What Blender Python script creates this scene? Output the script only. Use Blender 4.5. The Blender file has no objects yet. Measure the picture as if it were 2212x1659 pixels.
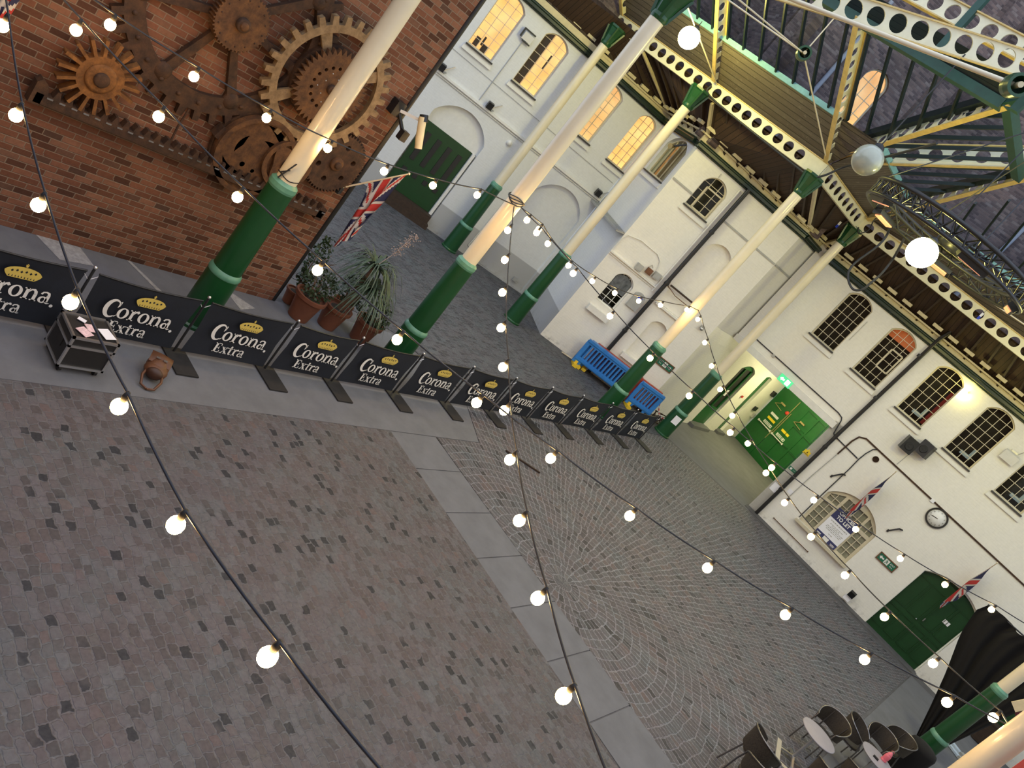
import bpy, bmesh, math, random
from math import sin, cos, pi, atan2, sqrt, radians
from mathutils import Vector, Matrix, Euler
random.seed(7)
SC = bpy.context.scene
COL = SC.collection

# ------------------------------------------------------------------ camera
cam_d = bpy.data.cameras.new('camera'); cam = bpy.data.objects.new('camera', cam_d); COL.objects.link(cam)
R = [[0.5566833596991422, 0.5541736419776665, 0.6188660691710963], [0.6719957915467892, 0.13757081929311077, -0.7276647070062033], [-0.48839051298881414, 0.8209542278447859, -0.2958189693144966]]
cam.matrix_world = Matrix(((R[0][0], -R[1][0], -R[2][0], 0), (R[0][1], -R[1][1], -R[2][1], 0), (R[0][2], -R[1][2], -R[2][2], 6.2), (0, 0, 0, 1)))
cam_d.sensor_fit = 'HORIZONTAL'; cam_d.sensor_width = 36; cam_d.lens = 1754.75 / 2212 * 36
cam_d.clip_end = 300
SC.camera = cam

# ------------------------------------------------------------------ materials
class NT:
    def __init__(s, m):
        s.t = m.node_tree; s.n = s.t.nodes; s.l = s.t.links
    def node(s, typ, ins=None, **kw):
        n = s.n.new(typ)
        for k, v in kw.items(): setattr(n, k, v)
        for k, v in (ins or {}).items(): s.set(n, k, v)
        return n
    def set(s, n, k, v):
        sock = n.inputs[k]
        if isinstance(v, bpy.types.NodeSocket): s.l.new(v, sock)
        else: sock.default_value = v
    def m(s, op, a, b=None, c=None, clamp=False):
        n = s.n.new('ShaderNodeMath'); n.operation = op; n.use_clamp = clamp
        for i, v in enumerate((a, b, c)):
            if v is not None: s.set(n, i, v)
        return n.outputs[0]
    def mix(s, f, a, b, mode='MIX'):
        n = s.n.new('ShaderNodeMix'); n.data_type = 'RGBA'; n.blend_type = mode
        s.set(n, 0, f); s.set(n, 6, a); s.set(n, 7, b)
        return n.outputs[2]
    def noise(s, vec, scale, detail=3, rough=.5):
        n = s.node('ShaderNodeTexNoise', {'Scale': scale, 'Detail': detail, 'Roughness': rough})
        if vec is not None: s.l.new(vec, n.inputs['Vector'])
        return n.outputs[0]
    def ramp(s, f, stops, interp='LINEAR'):
        n = s.n.new('ShaderNodeValToRGB'); s.l.new(f, n.inputs[0]); cr = n.color_ramp; cr.interpolation = interp
        while len(cr.elements) < len(stops): cr.elements.new(.5)
        for e, (p, c) in zip(cr.elements, stops):
            e.position = p; e.color = (*c[:3], 1)
        return n.outputs[0]
    def rng(s, v, a, b, c=0., d=1., smooth=False):
        n = s.node('ShaderNodeMapRange', {0: v, 1: a, 2: b, 3: c, 4: d}); n.clamp = True
        if smooth: n.interpolation_type = 'SMOOTHSTEP'
        return n.outputs[0]

def c4(c): return (*c[:3], 1)
def base(name):
    m = bpy.data.materials.new(name); m.use_nodes = True
    t = NT(m); t.b = t.n['Principled BSDF']
    return m, t
def obco(t): return t.node('ShaderNodeTexCoord').outputs['Object']
DK = .6
DARKER = set('concrete_slab old_concrete terracotta brown_leather dark_leather leaf strap_leaf navy_canvas dark_timber worn_white_road_paint woody_stem dark_rattan black_drape black_rubber plain_red_brick pale_table_top roof_green steel_plate unlit_room pale_pipe slate_sill bright_green_door dark_green_door flag_red flag_white flag_blue'.split())
def pmat(name, col, rough=.6, metal=0., var=.12, scale=6., bump=0., bscale=40., spec=.5, coat=0.):
    if name in DARKER: col = tuple(x * DK for x in col)
    m, t = base(name); v = obco(t)
    f = t.noise(v, scale, 4, .6)
    f = t.rng(f, .3, .7)
    lo = tuple(x * (1 - var) for x in col); hi = tuple(min(1, x * (1 + var)) for x in col)
    t.l.new(t.mix(f, c4(lo), c4(hi)), t.b.inputs['Base Color'])
    t.set(t.b, 'Roughness', rough); t.set(t.b, 'Metallic', metal); t.set(t.b, 'Specular IOR Level', spec); t.set(t.b, 'Coat Weight', coat)
    if bump:
        bn = t.node('ShaderNodeBump', {'Strength': bump, 'Distance': .02, 'Height': t.noise(v, bscale, 5, .6)})
        t.l.new(bn.outputs[0], t.b.inputs['Normal'])
    return m
def emat(name, col, strength):
    m, t = base(name)
    t.set(t.b, 'Base Color', c4(col)); t.set(t.b, 'Emission Color', c4(col)); t.set(t.b, 'Emission Strength', strength)
    return m
def rust(name, dark, mid, bright, scale=7.):
    m, t = base(name); v = obco(t)
    f = t.noise(v, scale, 6, .65); g = t.noise(v, scale * 5, 4, .6)
    c = t.ramp(f, [(.3, dark), (.5, mid), (.72, bright)])
    c = t.mix(t.rng(g, .55, .75, 0, .55), c, c4(dark))
    c = t.mix(1., c, (.75, .75, .75, 1), 'MULTIPLY')
    t.l.new(c, t.b.inputs['Base Color']); t.set(t.b, 'Roughness', .8); t.set(t.b, 'Metallic', .15)
    bn = t.node('ShaderNodeBump', {'Strength': .5, 'Distance': .01, 'Height': g}); t.l.new(bn.outputs[0], t.b.inputs['Normal'])
    return m
def cells(t, x, y, w, h, stagger, mortar, n=None):
    """random value per stone, mortar mask, from two coordinates"""
    yy = t.m('DIVIDE', y, h); row = t.m('FLOOR', yy); fy = t.m('SUBTRACT', t.m('SUBTRACT', yy, row), .5)
    xx = t.m('DIVIDE', x, w)
    if stagger == 'half': xx = t.m('ADD', xx, t.m('MULTIPLY', row, .5))
    elif stagger == 'rand':
        wn = t.node('ShaderNodeTexWhiteNoise', noise_dimensions='1D'); t.l.new(row, wn.inputs['W'])
        xx = t.m('ADD', xx, wn.outputs[0])
    col = t.m('FLOOR', xx); fx = t.m('SUBTRACT', t.m('SUBTRACT', xx, col), .5)
    cv = t.node('ShaderNodeCombineXYZ', {0: col, 1: row})
    wn = t.node('ShaderNodeTexWhiteNoise', noise_dimensions='3D'); t.l.new(cv.outputs[0], wn.inputs['Vector'])
    ex = t.m('MULTIPLY', t.m('SUBTRACT', .5, t.m('ABSOLUTE', fx)), w)
    ey = t.m('MULTIPLY', t.m('SUBTRACT', .5, t.m('ABSOLUTE', fy)), h)
    e = t.m('MINIMUM', ex, ey)
    return wn.outputs[0], e
def setts(name, kind, stops, mortar_col, w, h, mw=.012, centre=(0, 0)):
    m, t = base(name); v = obco(t)
    wob = t.node('ShaderNodeTexNoise', {'Scale': 2.4, 'Detail': 3.}); t.l.new(v, wob.inputs['Vector'])
    off = t.node('ShaderNodeVectorMath', operation='MULTIPLY_ADD'); t.l.new(wob.outputs['Color'], off.inputs[0]); off.inputs[1].default_value = (.17, .17, 0); t.l.new(v, off.inputs[2])
    fine = t.node('ShaderNodeTexNoise', {'Scale': 16., 'Detail': 2.}); t.l.new(v, fine.inputs['Vector'])
    off2 = t.node('ShaderNodeVectorMath', operation='MULTIPLY_ADD'); t.l.new(fine.outputs['Color'], off2.inputs[0]); off2.inputs[1].default_value = (.05, .05, 0); t.l.new(off.outputs[0], off2.inputs[2])
    s = t.node('ShaderNodeSeparateXYZ'); t.l.new(off2.outputs[0], s.inputs[0])
    if kind == 'rect':
        rnd, e = cells(t, s.outputs[0], s.outputs[1], w, h, 'rand', mw)
        rnd = t.m('ADD', rnd, t.m('MULTIPLY', t.m('SUBTRACT', t.noise(v, 1.1, 3), .44), .3), clamp=True)
    else:
        dx = t.m('SUBTRACT', s.outputs[0], centre[0]); dy = t.m('SUBTRACT', s.outputs[1], centre[1])
        r = t.m('SQRT', t.m('ADD', t.m('MULTIPLY', dx, dx), t.m('MULTIPLY', dy, dy)))
        k = t.m('POWER', 2., t.m('FLOOR', t.m('LOGARITHM', t.m('DIVIDE', t.m('MAXIMUM', r, .4), 1.35), 2.)))
        n = t.m('MULTIPLY', k, 96.)
        th = t.m('MULTIPLY', t.m('DIVIDE', t.m('ARCTAN2', dy, dx), 2 * pi), n)
        wl = t.m('DIVIDE', t.m('MULTIPLY', r, 2 * pi), n)
        u = t.m('MULTIPLY', th, w)
        rnd, e0 = cells(t, r, u, h, w, None, mw)
        e = t.m('MULTIPLY', e0, 1.25)
    mask = t.rng(e, mw * .35, mw, smooth=True)
    colr = t.ramp(rnd, stops)
    g = t.noise(v, 22., 5, .65); big = t.noise(v, .55, 4, .6)
    colr = t.mix(t.rng(g, .25, .75, .0, .5), colr, t.mix(1., colr, (.55, .53, .52, 1), 'MULTIPLY'))
    colr = t.mix(mask, t.mix(t.rng(g, .3, .7), c4(mortar_col), c4(tuple(x * .6 for x in mortar_col))), colr)
    pat = t.ramp(t.noise(v, 1.6, 5, .7), [(.3, (.86, .98, 1.0)), (.45, (1, 1, 1)), (.58, (1.0, .88, .9)), (.7, (1.0, .93, .84))])
    colr = t.mix(.85, colr, t.mix(1., colr, pat, 'MULTIPLY'))
    colr = t.mix(t.rng(big, .35, .7, 0, .22), colr, (.12, .118, .12, 1))
    colr = t.mix(t.rng(t.noise(v, 6., 6, .75), .62, .74, 0, .35), colr, (.33, .32, .31, 1))
    colr = t.mix(1., colr, (.465, .49, .53, 1), 'MULTIPLY')
    t.l.new(colr, t.b.inputs['Base Color'])
    t.l.new(t.rng(g, .3, .7, .55, .85), t.b.inputs['Roughness'])
    hgt = t.m('ADD', mask, t.m('MULTIPLY', g, .55))
    bn = t.node('ShaderNodeBump', {'Strength': .55, 'Distance': .012, 'Height': hgt}); t.l.new(bn.outputs[0], t.b.inputs['Normal'])
    return m
def brick(name, stops, mortar_col, w=.235, h=.078, mw=.011, axis='xz', bump=.5, dirt=.25):
    m, t = base(name); v = obco(t)
    s = t.node('ShaderNodeSeparateXYZ'); t.l.new(v, s.inputs[0])
    rnd, e = cells(t, s.outputs[0], s.outputs[2], w, h, 'half', mw)
    mask = t.rng(e, mw * .3, mw * .8, smooth=True)
    g = t.noise(v, 18., 5, .6); big = t.noise(v, .8, 4, .6)
    c = t.ramp(rnd, stops)
    c = t.mix(t.rng(g, .3, .7, 0, .4), c, t.mix(1., c, (.5, .48, .46, 1), 'MULTIPLY'))
    c = t.mix(mask, c4(mortar_col), c)
    c = t.mix(t.rng(big, .45, .7, 0, dirt), c, c4(tuple(x * .45 for x in stops[0][1])))
    c = t.mix(1., c, (DK, DK, DK, 1), 'MULTIPLY')
    t.l.new(c, t.b.inputs['Base Color']); t.set(t.b, 'Roughness', .85); t.set(t.b, 'Specular IOR Level', .25)
    bn = t.node('ShaderNodeBump', {'Strength': bump, 'Distance': .012, 'Height': t.m('ADD', mask, t.m('MULTIPLY', g, .4))}); t.l.new(bn.outputs[0], t.b.inputs['Normal'])
    return m
def whitewall(name, col, dado=None, dz=1.1):
    m, t = base(name); v = obco(t)
    s = t.node('ShaderNodeSeparateXYZ'); t.l.new(v, s.inputs[0])
    rnd, e = cells(t, s.outputs[0], s.outputs[2], .235, .078, 'half', .01)
    mask = t.rng(e, .001, .007, smooth=True)
    g = t.noise(v, 9., 5, .6); big = t.noise(v, .7, 5, .65)
    c = t.mix(t.rng(g, .3, .7, 0, 1), c4(col), c4(tuple(x * .93 for x in col)))
    c = t.mix(t.rng(big, .5, .75, 0, .5), c, c4(tuple(x * .86 for x in col)))
    c = t.mix(t.m('MULTIPLY', t.m('SUBTRACT', 1., mask), t.rng(t.noise(v, 3., 3), .45, .62, .08, .55)), c, c4(tuple(x * .78 for x in col)))
    if dado: c = t.mix(t.rng(s.outputs[2], dz - .01, dz + .01, 1, 0), c, c4(dado))
    # grubby splash line along the foot of the wall
    c = t.mix(t.m('MULTIPLY', t.rng(s.outputs[2], .0, .35, 1, 0), t.rng(t.noise(v, 5., 5, .7), .5, .75)), c, (.3, .28, .25, 1))
    t.l.new(c, t.b.inputs['Base Color']); t.set(t.b, 'Roughness', .55); t.set(t.b, 'Specular IOR Level', .3)
    bn = t.node('ShaderNodeBump', {'Strength': .22, 'Distance': .008, 'Height': t.m('ADD', t.m('MULTIPLY', mask, .6), t.m('MULTIPLY', g, .5))}); t.l.new(bn.outputs[0], t.b.inputs['Normal'])
    return m
def boards(name, cols, w=.14, axis=0, rough=.8):
    m, t = base(name); v = obco(t)
    s = t.node('ShaderNodeSeparateXYZ'); t.l.new(v, s.inputs[0])
    a = s.outputs[axis]
    xx = t.m('DIVIDE', a, w); i = t.m('FLOOR', xx); f = t.m('SUBTRACT', xx, i)
    wn = t.node('ShaderNodeTexWhiteNoise', noise_dimensions='1D'); t.l.new(i, wn.inputs['W'])
    st = t.node('ShaderNodeMapping'); t.l.new(v, st.inputs[0]); sc = [1.5, 1.5, 1.5]; sc[axis] = 22; st.inputs['Scale'].default_value = sc
    g = t.noise(st.outputs[0], 2., 5, .65); sp = t.noise(v, 9., 4, .7)
    c = t.mix(wn.outputs[0], c4(cols[0]), c4(cols[1])); c = t.mix(t.rng(g, .3, .7, 0, .6), c, c4(cols[2]))
    c = t.mix(t.rng(sp, .58, .72, 0, .5), c, c4(tuple(min(1, x * 1.7) for x in cols[1])))
    gap = t.m('MINIMUM', f, t.m('SUBTRACT', 1., f)); mk = t.rng(gap, .02, .07)
    c = t.mix(mk, c4(tuple(x * .25 for x in cols[2])), c)
    c = t.mix(1., c, (.8, .8, .8, 1), 'MULTIPLY')
    t.l.new(c, t.b.inputs['Base Color']); t.set(t.b, 'Roughness', rough)
    bn = t.node('ShaderNodeBump', {'Strength': .5, 'Distance': .01, 'Height': t.m('ADD', mk, t.m('MULTIPLY', g, .3))}); t.l.new(bn.outputs[0], t.b.inputs['Normal'])
    return m
def thin_glass(name, tint, refl=.08):
    m, t = base(name)
    tr = t.node('ShaderNodeBsdfTransparent', {'Color': c4(tint)}); gl = t.node('ShaderNodeBsdfGlossy', {'Roughness': .03, 'Color': (1, 1, 1, 1)})
    fr = t.node('ShaderNodeLayerWeight', {'Blend': .12})
    mx = t.node('ShaderNodeMixShader'); f = t.m('ADD', t.m('MULTIPLY', fr.outputs['Fresnel'], .22), refl * .12, clamp=True)
    t.l.new(f, mx.inputs[0]); t.l.new(tr.outputs[0], mx.inputs[1]); t.l.new(gl.outputs[0], mx.inputs[2])
    t.l.new(mx.outputs[0], t.n['Material Output'].inputs[0])
    return m
def lit_room(name, col, strength, sc=1.2):
    """lit plaster and blinds seen through a window"""
    m, t = base(name); v = obco(t)
    f = t.noise(v, sc, 3, .5); c = t.mix(t.rng(f, .35, .65), c4(col), c4((col[0] * .75, col[1] * .6, col[2] * .45)))
    t.set(t.b, 'Base Color', c4(col)); t.l.new(c, t.b.inputs['Emission Color']); t.set(t.b, 'Emission Strength', strength)
    return m

M = {}
M['brick'] = brick('red_brick', [(0, (.115, .05, .03)), (.3, (.26, .105, .058)), (.65, (.36, .15, .085)), (.9, (.42, .2, .12)), (1, (.14, .075, .05))], (.37, .27, .19), w=.25, h=.094, bump=.6, mw=.012)
M['brick_plain'] = pmat('plain_red_brick', (.3, .14, .09), .85, var=.2)
M['brick_up'] = brick('dusk_brick', [(0, (.13, .1, .105)), (.4, (.23, .17, .168)), (.8, (.33, .24, .22)), (1, (.36, .3, .29))], (.24, .2, .195), dirt=.6)
M['white'] = whitewall('white_painted_brick', (.82, .8, .735))
M['white_grey'] = whitewall('white_painted_brick_grey_dado', (.72, .73, .72), (.43, .43, .42), 1.0)
M['white_smooth'] = pmat('white_paint', (.74, .73, .68), .5, var=.05)
M['setts'] = setts('worn_setts', 'rect', [(0, (.03, .033, .042)), (.075, (.042, .045, .055)), (.09, (.13, .115, .11)), (.25, (.185, .155, .145)), (.5, (.215, .185, .175)), (.75, (.235, .215, .21)), (.92, (.26, .245, .24)), (1, (.25, .185, .165))], (.27, .255, .245), .14, .105, .013)
M['fan'] = setts('radial_setts', 'radial', [(0, (.06, .06, .065)), (.06, (.085, .083, .088)), (.08, (.15, .143, .145)), (.5, (.185, .178, .18)), (.8, (.22, .21, .21)), (.93, (.235, .18, .165)), (1, (.27, .255, .24))], (.5, .49, .49), .12, .2, .018, (-4.0, 12.75))
M['alley'] = setts('alley_setts', 'rect', [(0, (.08, .08, .087)), (.5, (.155, .155, .163)), (1, (.22, .22, .225))], (.28, .28, .285), .11, .2, .012)
M['concrete'] = pmat('concrete_slab', (.215, .22, .235), .8, var=.13, scale=2.2, bump=.2, bscale=60)
M['concrete_dark'] = pmat('old_concrete', (.165, .16, .165), .85, var=.22, scale=3., bump=.25, bscale=50)
M['pale_mark'] = pmat('worn_white_road_paint', (.5, .49, .47), .8, var=.25, scale=14)
M['green'] = pmat('dark_green_gloss', (.009, .062, .018), .3, var=.1, scale=3)
M['green_rim'] = pmat('green_rim_worn', (.1, .26, .17), .35, var=.15, scale=8)
M['door_green'] = pmat('bright_green_door', (.012, .16, .03), .4, var=.12, scale=4)
M['door_dark'] = pmat('dark_green_door', (.01, .075, .018), .42, var=.12, scale=4)
M['cream'] = pmat('cream_gloss', (.72, .64, .45), .3, var=.05, scale=2, coat=.3)
M['beam'] = pmat('cream_beam', (.74, .7, .48), .4, var=.07, scale=5)
M['beam_edge'] = pmat('ochre_beam_edge', (.6, .44, .16), .45, var=.15, scale=7)
M['black'] = pmat('black_paint', (.014, .014, .014), .4, var=.2)
M['black_metal'] = pmat('black_metal', (.025, .026, .028), .38, .4, var=.2)
M['rubber'] = pmat('black_rubber', (.016, .016, .018), .6, var=.2)
M['cable'] = pmat('dark_cable', (.02, .022, .03), .5, var=.2)
M['steel'] = pmat('steel', (.5, .5, .5), .3, .9, var=.1)
M['alu'] = pmat('aluminium', (.6, .6, .6), .28, .9, var=.08)
M['rust_dark'] = rust('dark_rust', (.03, .016, .01), (.075, .036, .018), (.13, .06, .026))
M['rust'] = rust('rust', (.06, .028, .013), (.14, .062, .024), (.25, .11, .035))
M['rust_orange'] = rust('orange_rust', (.11, .045, .012), (.24, .1, .025), (.4, .17, .04))
M['rust_pale'] = rust('pale_rust', (.2, .13, .065), (.34, .22, .11), (.48, .33, .17))
M['soffit'] = boards('brown_soffit_boards', ((.055, .028, .014), (.085, .045, .024), (.035, .017, .009)), .16, 0)
M['boards'] = boards('weathered_boards', ((.13, .105, .08), (.2, .17, .135), (.08, .06, .045)), .16, 1)
M['timber'] = pmat('dark_timber', (.06, .033, .018), .7, var=.3, scale=10)
M['timber_cream'] = pmat('cream_timber', (.6, .52, .32), .55, var=.1)
M['gutter'] = pmat('dark_green_gutter', (.008, .022, .012), .3, var=.1)
M['teal'] = pmat('pale_teal_sill', (.2, .42, .42), .5, var=.15)
M['roof_green'] = pmat('roof_green', (.02, .1, .07), .45, var=.2)
M['bar_dark'] = pmat('dark_glazing_bar', (.004, .013, .011), .4, var=.2)
M['glass'] = thin_glass('roof_glass', (.84, .9, .95), .1)
M['pane'] = thin_glass('window_glass', (.9, .92, .9), .2)
M['winbar'] = pmat('cream_glazing_bar', (.58, .52, .38), .45, var=.08)
M['winbar_white'] = pmat('white_glazing_bar', (.78, .78, .74), .45, var=.05)
M['sill_dark'] = pmat('slate_sill', (.07, .065, .058), .6, var=.3, scale=12)
M['upper_glass'] = pmat('reflecting_glass', (.12, .13, .14), .15, var=.5, scale=5)
M['dark_room'] = pmat('unlit_room', (.05, .042, .032), .9, var=.5, scale=1.5)
M['lit'] = lit_room('lit_room', (1., .68, .33), .5, 2.)
M['lit_pale'] = lit_room('lit_room_pale', (1., .74, .42), .3, 2.)
M['lit_red'] = lit_room('orange_blind', (.65, .16, .05), .2)
M['dim'] = lit_room('dim_room', (.14, .1, .05), .2)
M['bulb'] = emat('warm_bulb', (1., .6, .22), 52.)
M['globe'] = emat('lit_globe', (1., .88, .24), 80.)
M['globe_off'] = pmat('opal_globe', (.4, .43, .34), .18, var=.06, coat=.5)
M['strip'] = emat('ceiling_tube', (1., .92, .5), 200.)
M['heater'] = emat('heater_element', (.8, .35, .2), .45)  # faint warm reflection on the elements is put in as a glow
M['navy'] = pmat('navy_canvas', (.008, .0135, .027), .75, var=.2, scale=4, bump=.15, bscale=9)
M['print_white'] = pmat('white_print', (.74, .73, .7), .7, var=.05)
M['print_gold'] = pmat('gold_print', (.62, .47, .1), .65, var=.08)
M['blue_plastic'] = pmat('blue_plastic', (.035, .2, .55), .4, var=.1)
M['red_plastic'] = pmat('red_plastic', (.4, .06, .035), .5, var=.15)
M['yellow'] = pmat('yellow_plastic', (.75, .5, .03), .5, var=.1)
M['flag_red'] = pmat('flag_red', (.62, .04, .035), .7, var=.08)
M['flag_blue'] = pmat('flag_blue', (.02, .025, .1), .7, var=.08)
M['flag_white'] = pmat('flag_white', (.74, .7, .66), .7, var=.05)
M['pole_wood'] = pmat('pale_pole', (.7, .6, .42), .5, var=.1)
M['terracotta'] = pmat('terracotta', (.27, .09, .042), .75, var=.15, scale=5)
M['soil'] = pmat('soil', (.03, .022, .016), .95, var=.4, scale=30)
M['leaf'] = pmat('leaf', (.045, .085, .03), .5, var=.45, scale=4)
M['leaf_pale'] = pmat('strap_leaf', (.085, .14, .075), .45, var=.4, scale=5)
M['stem'] = pmat('woody_stem', (.22, .13, .08), .8, var=.25, scale=14)
M['flower'] = pmat('dry_flower', (.35, .28, .24), .8, var=.3, scale=20)
M['leather'] = pmat('brown_leather', (.17, .062, .022), .5, var=.25, scale=5, bump=.15, bscale=25)
M['leather_dark'] = pmat('dark_leather', (.08, .03, .014), .5, var=.25)
M['case_black'] = pmat('case_black', (.014, .013, .013), .55, var=.2)
M['paper'] = pmat('paper', (.8, .8, .84), .7, var=.03)
M['paper_pink'] = pmat('pink_sticker', (.7, .5, .52), .7, var=.25, scale=30)
M['sign_green'] = pmat('sign_green', (.01, .13, .075), .4, var=.05)
M['sign_lit'] = emat('lit_exit_sign', (.06, .5, .2), .7)
M['sign_lit_white'] = emat('lit_exit_pictogram', (.9, 1., .85), 2.)
M['frame_brown'] = pmat('brown_frame', (.16, .065, .03), .5, var=.2, scale=12)
M['sign_yellow'] = pmat('sign_yellow', (.8, .58, .02), .5, var=.05)
M['navy_print'] = pmat('navy_print', (.03, .035, .12), .5, var=.05)
M['clock_face'] = pmat('clock_face', (.8, .8, .78), .4, var=.02)
M['chrome'] = pmat('dull_chrome', (.2, .19, .18), .3, .9)
M['rattan'] = pmat('dark_rattan', (.065, .052, .036), .6, var=.5, scale=60, bump=.3, bscale=160)
M['table_top'] = pmat('pale_table_top', (.5, .47, .5), .4, var=.05)
M['pink'] = pmat('pink_lantern', (.75, .16, .2), .4, var=.1)
M['cloth_black'] = pmat('black_drape', (.006, .0045, .0035), .95, var=.3, scale=3)
M['canvas_red'] = pmat('red_canvas', (.62, .09, .06), .75, var=.08, scale=3)
M['canvas_cream'] = pmat('cream_canvas', (.75, .62, .36), .75, var=.12, scale=6)
M['maroon'] = pmat('maroon_canvas', (.1, .012, .02), .8, var=.4, scale=25)
M['pale_blue'] = pmat('pale_blue_paint', (.5, .6, .72), .45, var=.1)
M['lead_pipe'] = pmat('pale_pipe', (.42, .46, .55), .5, var=.15)
M['plate'] = pmat('steel_plate', (.028, .026, .025), .6, var=.3, scale=8)
M['grey_box'] = pmat('grey_box', (.38, .38, .36), .5, var=.1)
M['red_bell'] = pmat('red_alarm', (.6, .05, .03), .4, var=.05)
M['brass'] = pmat('dull_brass', (.55, .42, .2), .35, .6, var=.1)
M['blue_label'] = pmat('blue_label', (.02, .05, .5), .5, var=.05)

# ------------------------------------------------------------------ mesh helpers
class MB:
    def __init__(s): s.v = []; s.f = []; s.mi = []; s.sm = []
    def add(s, vs, fs, mi=0, smooth=False):
        o = len(s.v); s.v += [tuple(v) for v in vs]
        for f in fs: s.f.append([i + o for i in f]); s.mi.append(mi); s.sm.append(smooth)
        return s
    def box(s, c, d, rot=None, mi=0):
        c = Vector(c); h = Vector(d) / 2; q = Euler(rot).to_matrix() if rot else Matrix.Identity(3)
        vs = [c + q @ Vector((x * h.x, y * h.y, z * h.z)) for x in (-1, 1) for y in (-1, 1) for z in (-1, 1)]
        return s.add(vs, [(0, 1, 3, 2), (4, 6, 7, 5), (0, 4, 5, 1), (2, 3, 7, 6), (0, 2, 6, 4), (1, 5, 7, 3)], mi)
    def bar(s, a, b, w, h, up=(0, 0, 1), mi=0):
        a = Vector(a); b = Vector(b); d = (b - a).normalized(); u = Vector(up)
        x = d.cross(u)
        if x.length < 1e-4: x = d.cross(Vector((1, 0, 0)))
        x.normalize(); y = x.cross(d)
        vs = [p + x * (i * w / 2) + y * (j * h / 2) for p in (a, b) for i, j in ((-1, -1), (1, -1), (1, 1), (-1, 1))]
        return s.add(vs, [(3, 2, 1, 0), (4, 5, 6, 7), (0, 1, 5, 4), (1, 2, 6, 5), (2, 3, 7, 6), (3, 0, 4, 7)], mi)
    def tube(s, pts, r, n=8, closed=False, mi=0, caps=True):
        P = [Vector(p) for p in pts]; N = len(P); rs = r if isinstance(r, (list, tuple)) else [r] * N
        u = None; rings = []
        for i, p in enumerate(P):
            a = P[i - 1] if (i > 0 or closed) else P[i]; b = P[(i + 1) % N] if (i < N - 1 or closed) else P[i]
            t = (b - a).normalized()
            if u is None:
                u = t.cross(Vector((0, 0, 1)))
                if u.length < .05: u = t.cross(Vector((1, 0, 0)))
            u = (u - t * u.dot(t)).normalized(); w = t.cross(u)
            rings.append([p + (u * cos(2 * pi * k / n) + w * sin(2 * pi * k / n)) * rs[i] for k in range(n)])
        vs = [q for rg in rings for q in rg]; fs = []
        for i in range(N if closed else N - 1):
            j = (i + 1) % N
            for k in range(n): fs.append((i * n + k, i * n + (k + 1) % n, j * n + (k + 1) % n, j * n + k))
        s.add(vs, fs, mi, True)
        if caps and not closed:
            s.add(rings[0], [tuple(range(n - 1, -1, -1))], mi); s.add(rings[-1], [tuple(range(n))], mi)
        return s
    def lathe(s, prof, n=24, o=(0, 0, 0), mi=0, smooth=True, q=None, sharp=False, caps=True):
        o = Vector(o); q = q or Matrix.Identity(3)
        ring = lambda r, z: [o + q @ Vector((r * cos(2 * pi * k / n), r * sin(2 * pi * k / n), z)) for k in range(n)]
        if sharp:
            for (r0, z0), (r1, z1) in zip(prof, prof[1:]):
                s.add(ring(r0, z0) + ring(r1, z1), [(k, (k + 1) % n, n + (k + 1) % n, n + k) for k in range(n)], mi, smooth)
        else:
            vs = []; fs = []
            for r, z in prof: vs += ring(r, z)
            for i in range(len(prof) - 1):
                for k in range(n): fs.append((i * n + k, i * n + (k + 1) % n, (i + 1) * n + (k + 1) % n, (i + 1) * n + k))
            s.add(vs, fs, mi, smooth)
        for (r, z), rev in ((prof[0], True), (prof[-1], False)):
            if caps and r > 1e-3: s.add(ring(r, z), [tuple(range(n - 1, -1, -1) if rev else range(n))], mi)
        return s
    def sphere(s, c, r, n=16, m=10, mi=0, sc=(1, 1, 1)):
        prof = [(r * sin(pi * i / m), -r * cos(pi * i / m)) for i in range(m + 1)]
        prof = [(max(p, 1e-4), z) for p, z in prof]
        return s.lathe(prof, n, c, mi, True, Matrix.Diagonal(sc))
    def prism(s, poly, d0, d1, fr=lambda x, y, z: (x, y, z), mi=0):
        """polygon in (x, z) pulled along y from d0 to d1"""
        n = len(poly); a = [fr(x, d0, z) for x, z in poly]; b = [fr(x, d1, z) for x, z in poly]
        s.add(a + b, [tuple(range(n)), tuple(range(2 * n - 1, n - 1, -1))] + [(k, n + k, n + (k + 1) % n, (k + 1) % n) for k in range(n)], mi)
        return s
    def quad(s, a, b, c, d, mi=0): return s.add([a, b, c, d], [(0, 1, 2, 3)], mi)
    def build(s, name, mat, parent=None, loc=None, rotz=None):
        me = bpy.data.meshes.new(name); me.from_pydata(s.v, [], s.f)
        for m in (mat if isinstance(mat, (list, tuple)) else [mat]): me.materials.append(M[m])
        me.polygons.foreach_set('material_index', s.mi); me.polygons.foreach_set('use_smooth', s.sm)
        me.update(); return link(name, me, parent, loc, rotz)
def link(name, me, parent=None, loc=None, rotz=None):
    o = bpy.data.objects.new(name, me); COL.objects.link(o)
    if parent: o.parent = parent
    if loc: o.location = loc
    if rotz is not None: o.rotation_euler.z = rotz
    return o
def tag(o, label=None, cat=None, group=None, kind=None):
    if label: o['label'] = label
    if cat: o['category'] = cat
    if group: o['group'] = group
    if kind: o['kind'] = kind
    return o
def thing(name, label, cat, loc=(0, 0, 0), rotz=0., group=None, kind=None):
    o = bpy.data.objects.new(name, None); COL.objects.link(o); o.location = loc; o.rotation_euler.z = rotz; o.empty_display_size = .1
    return tag(o, label, cat, group, kind or 'thing')
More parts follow.
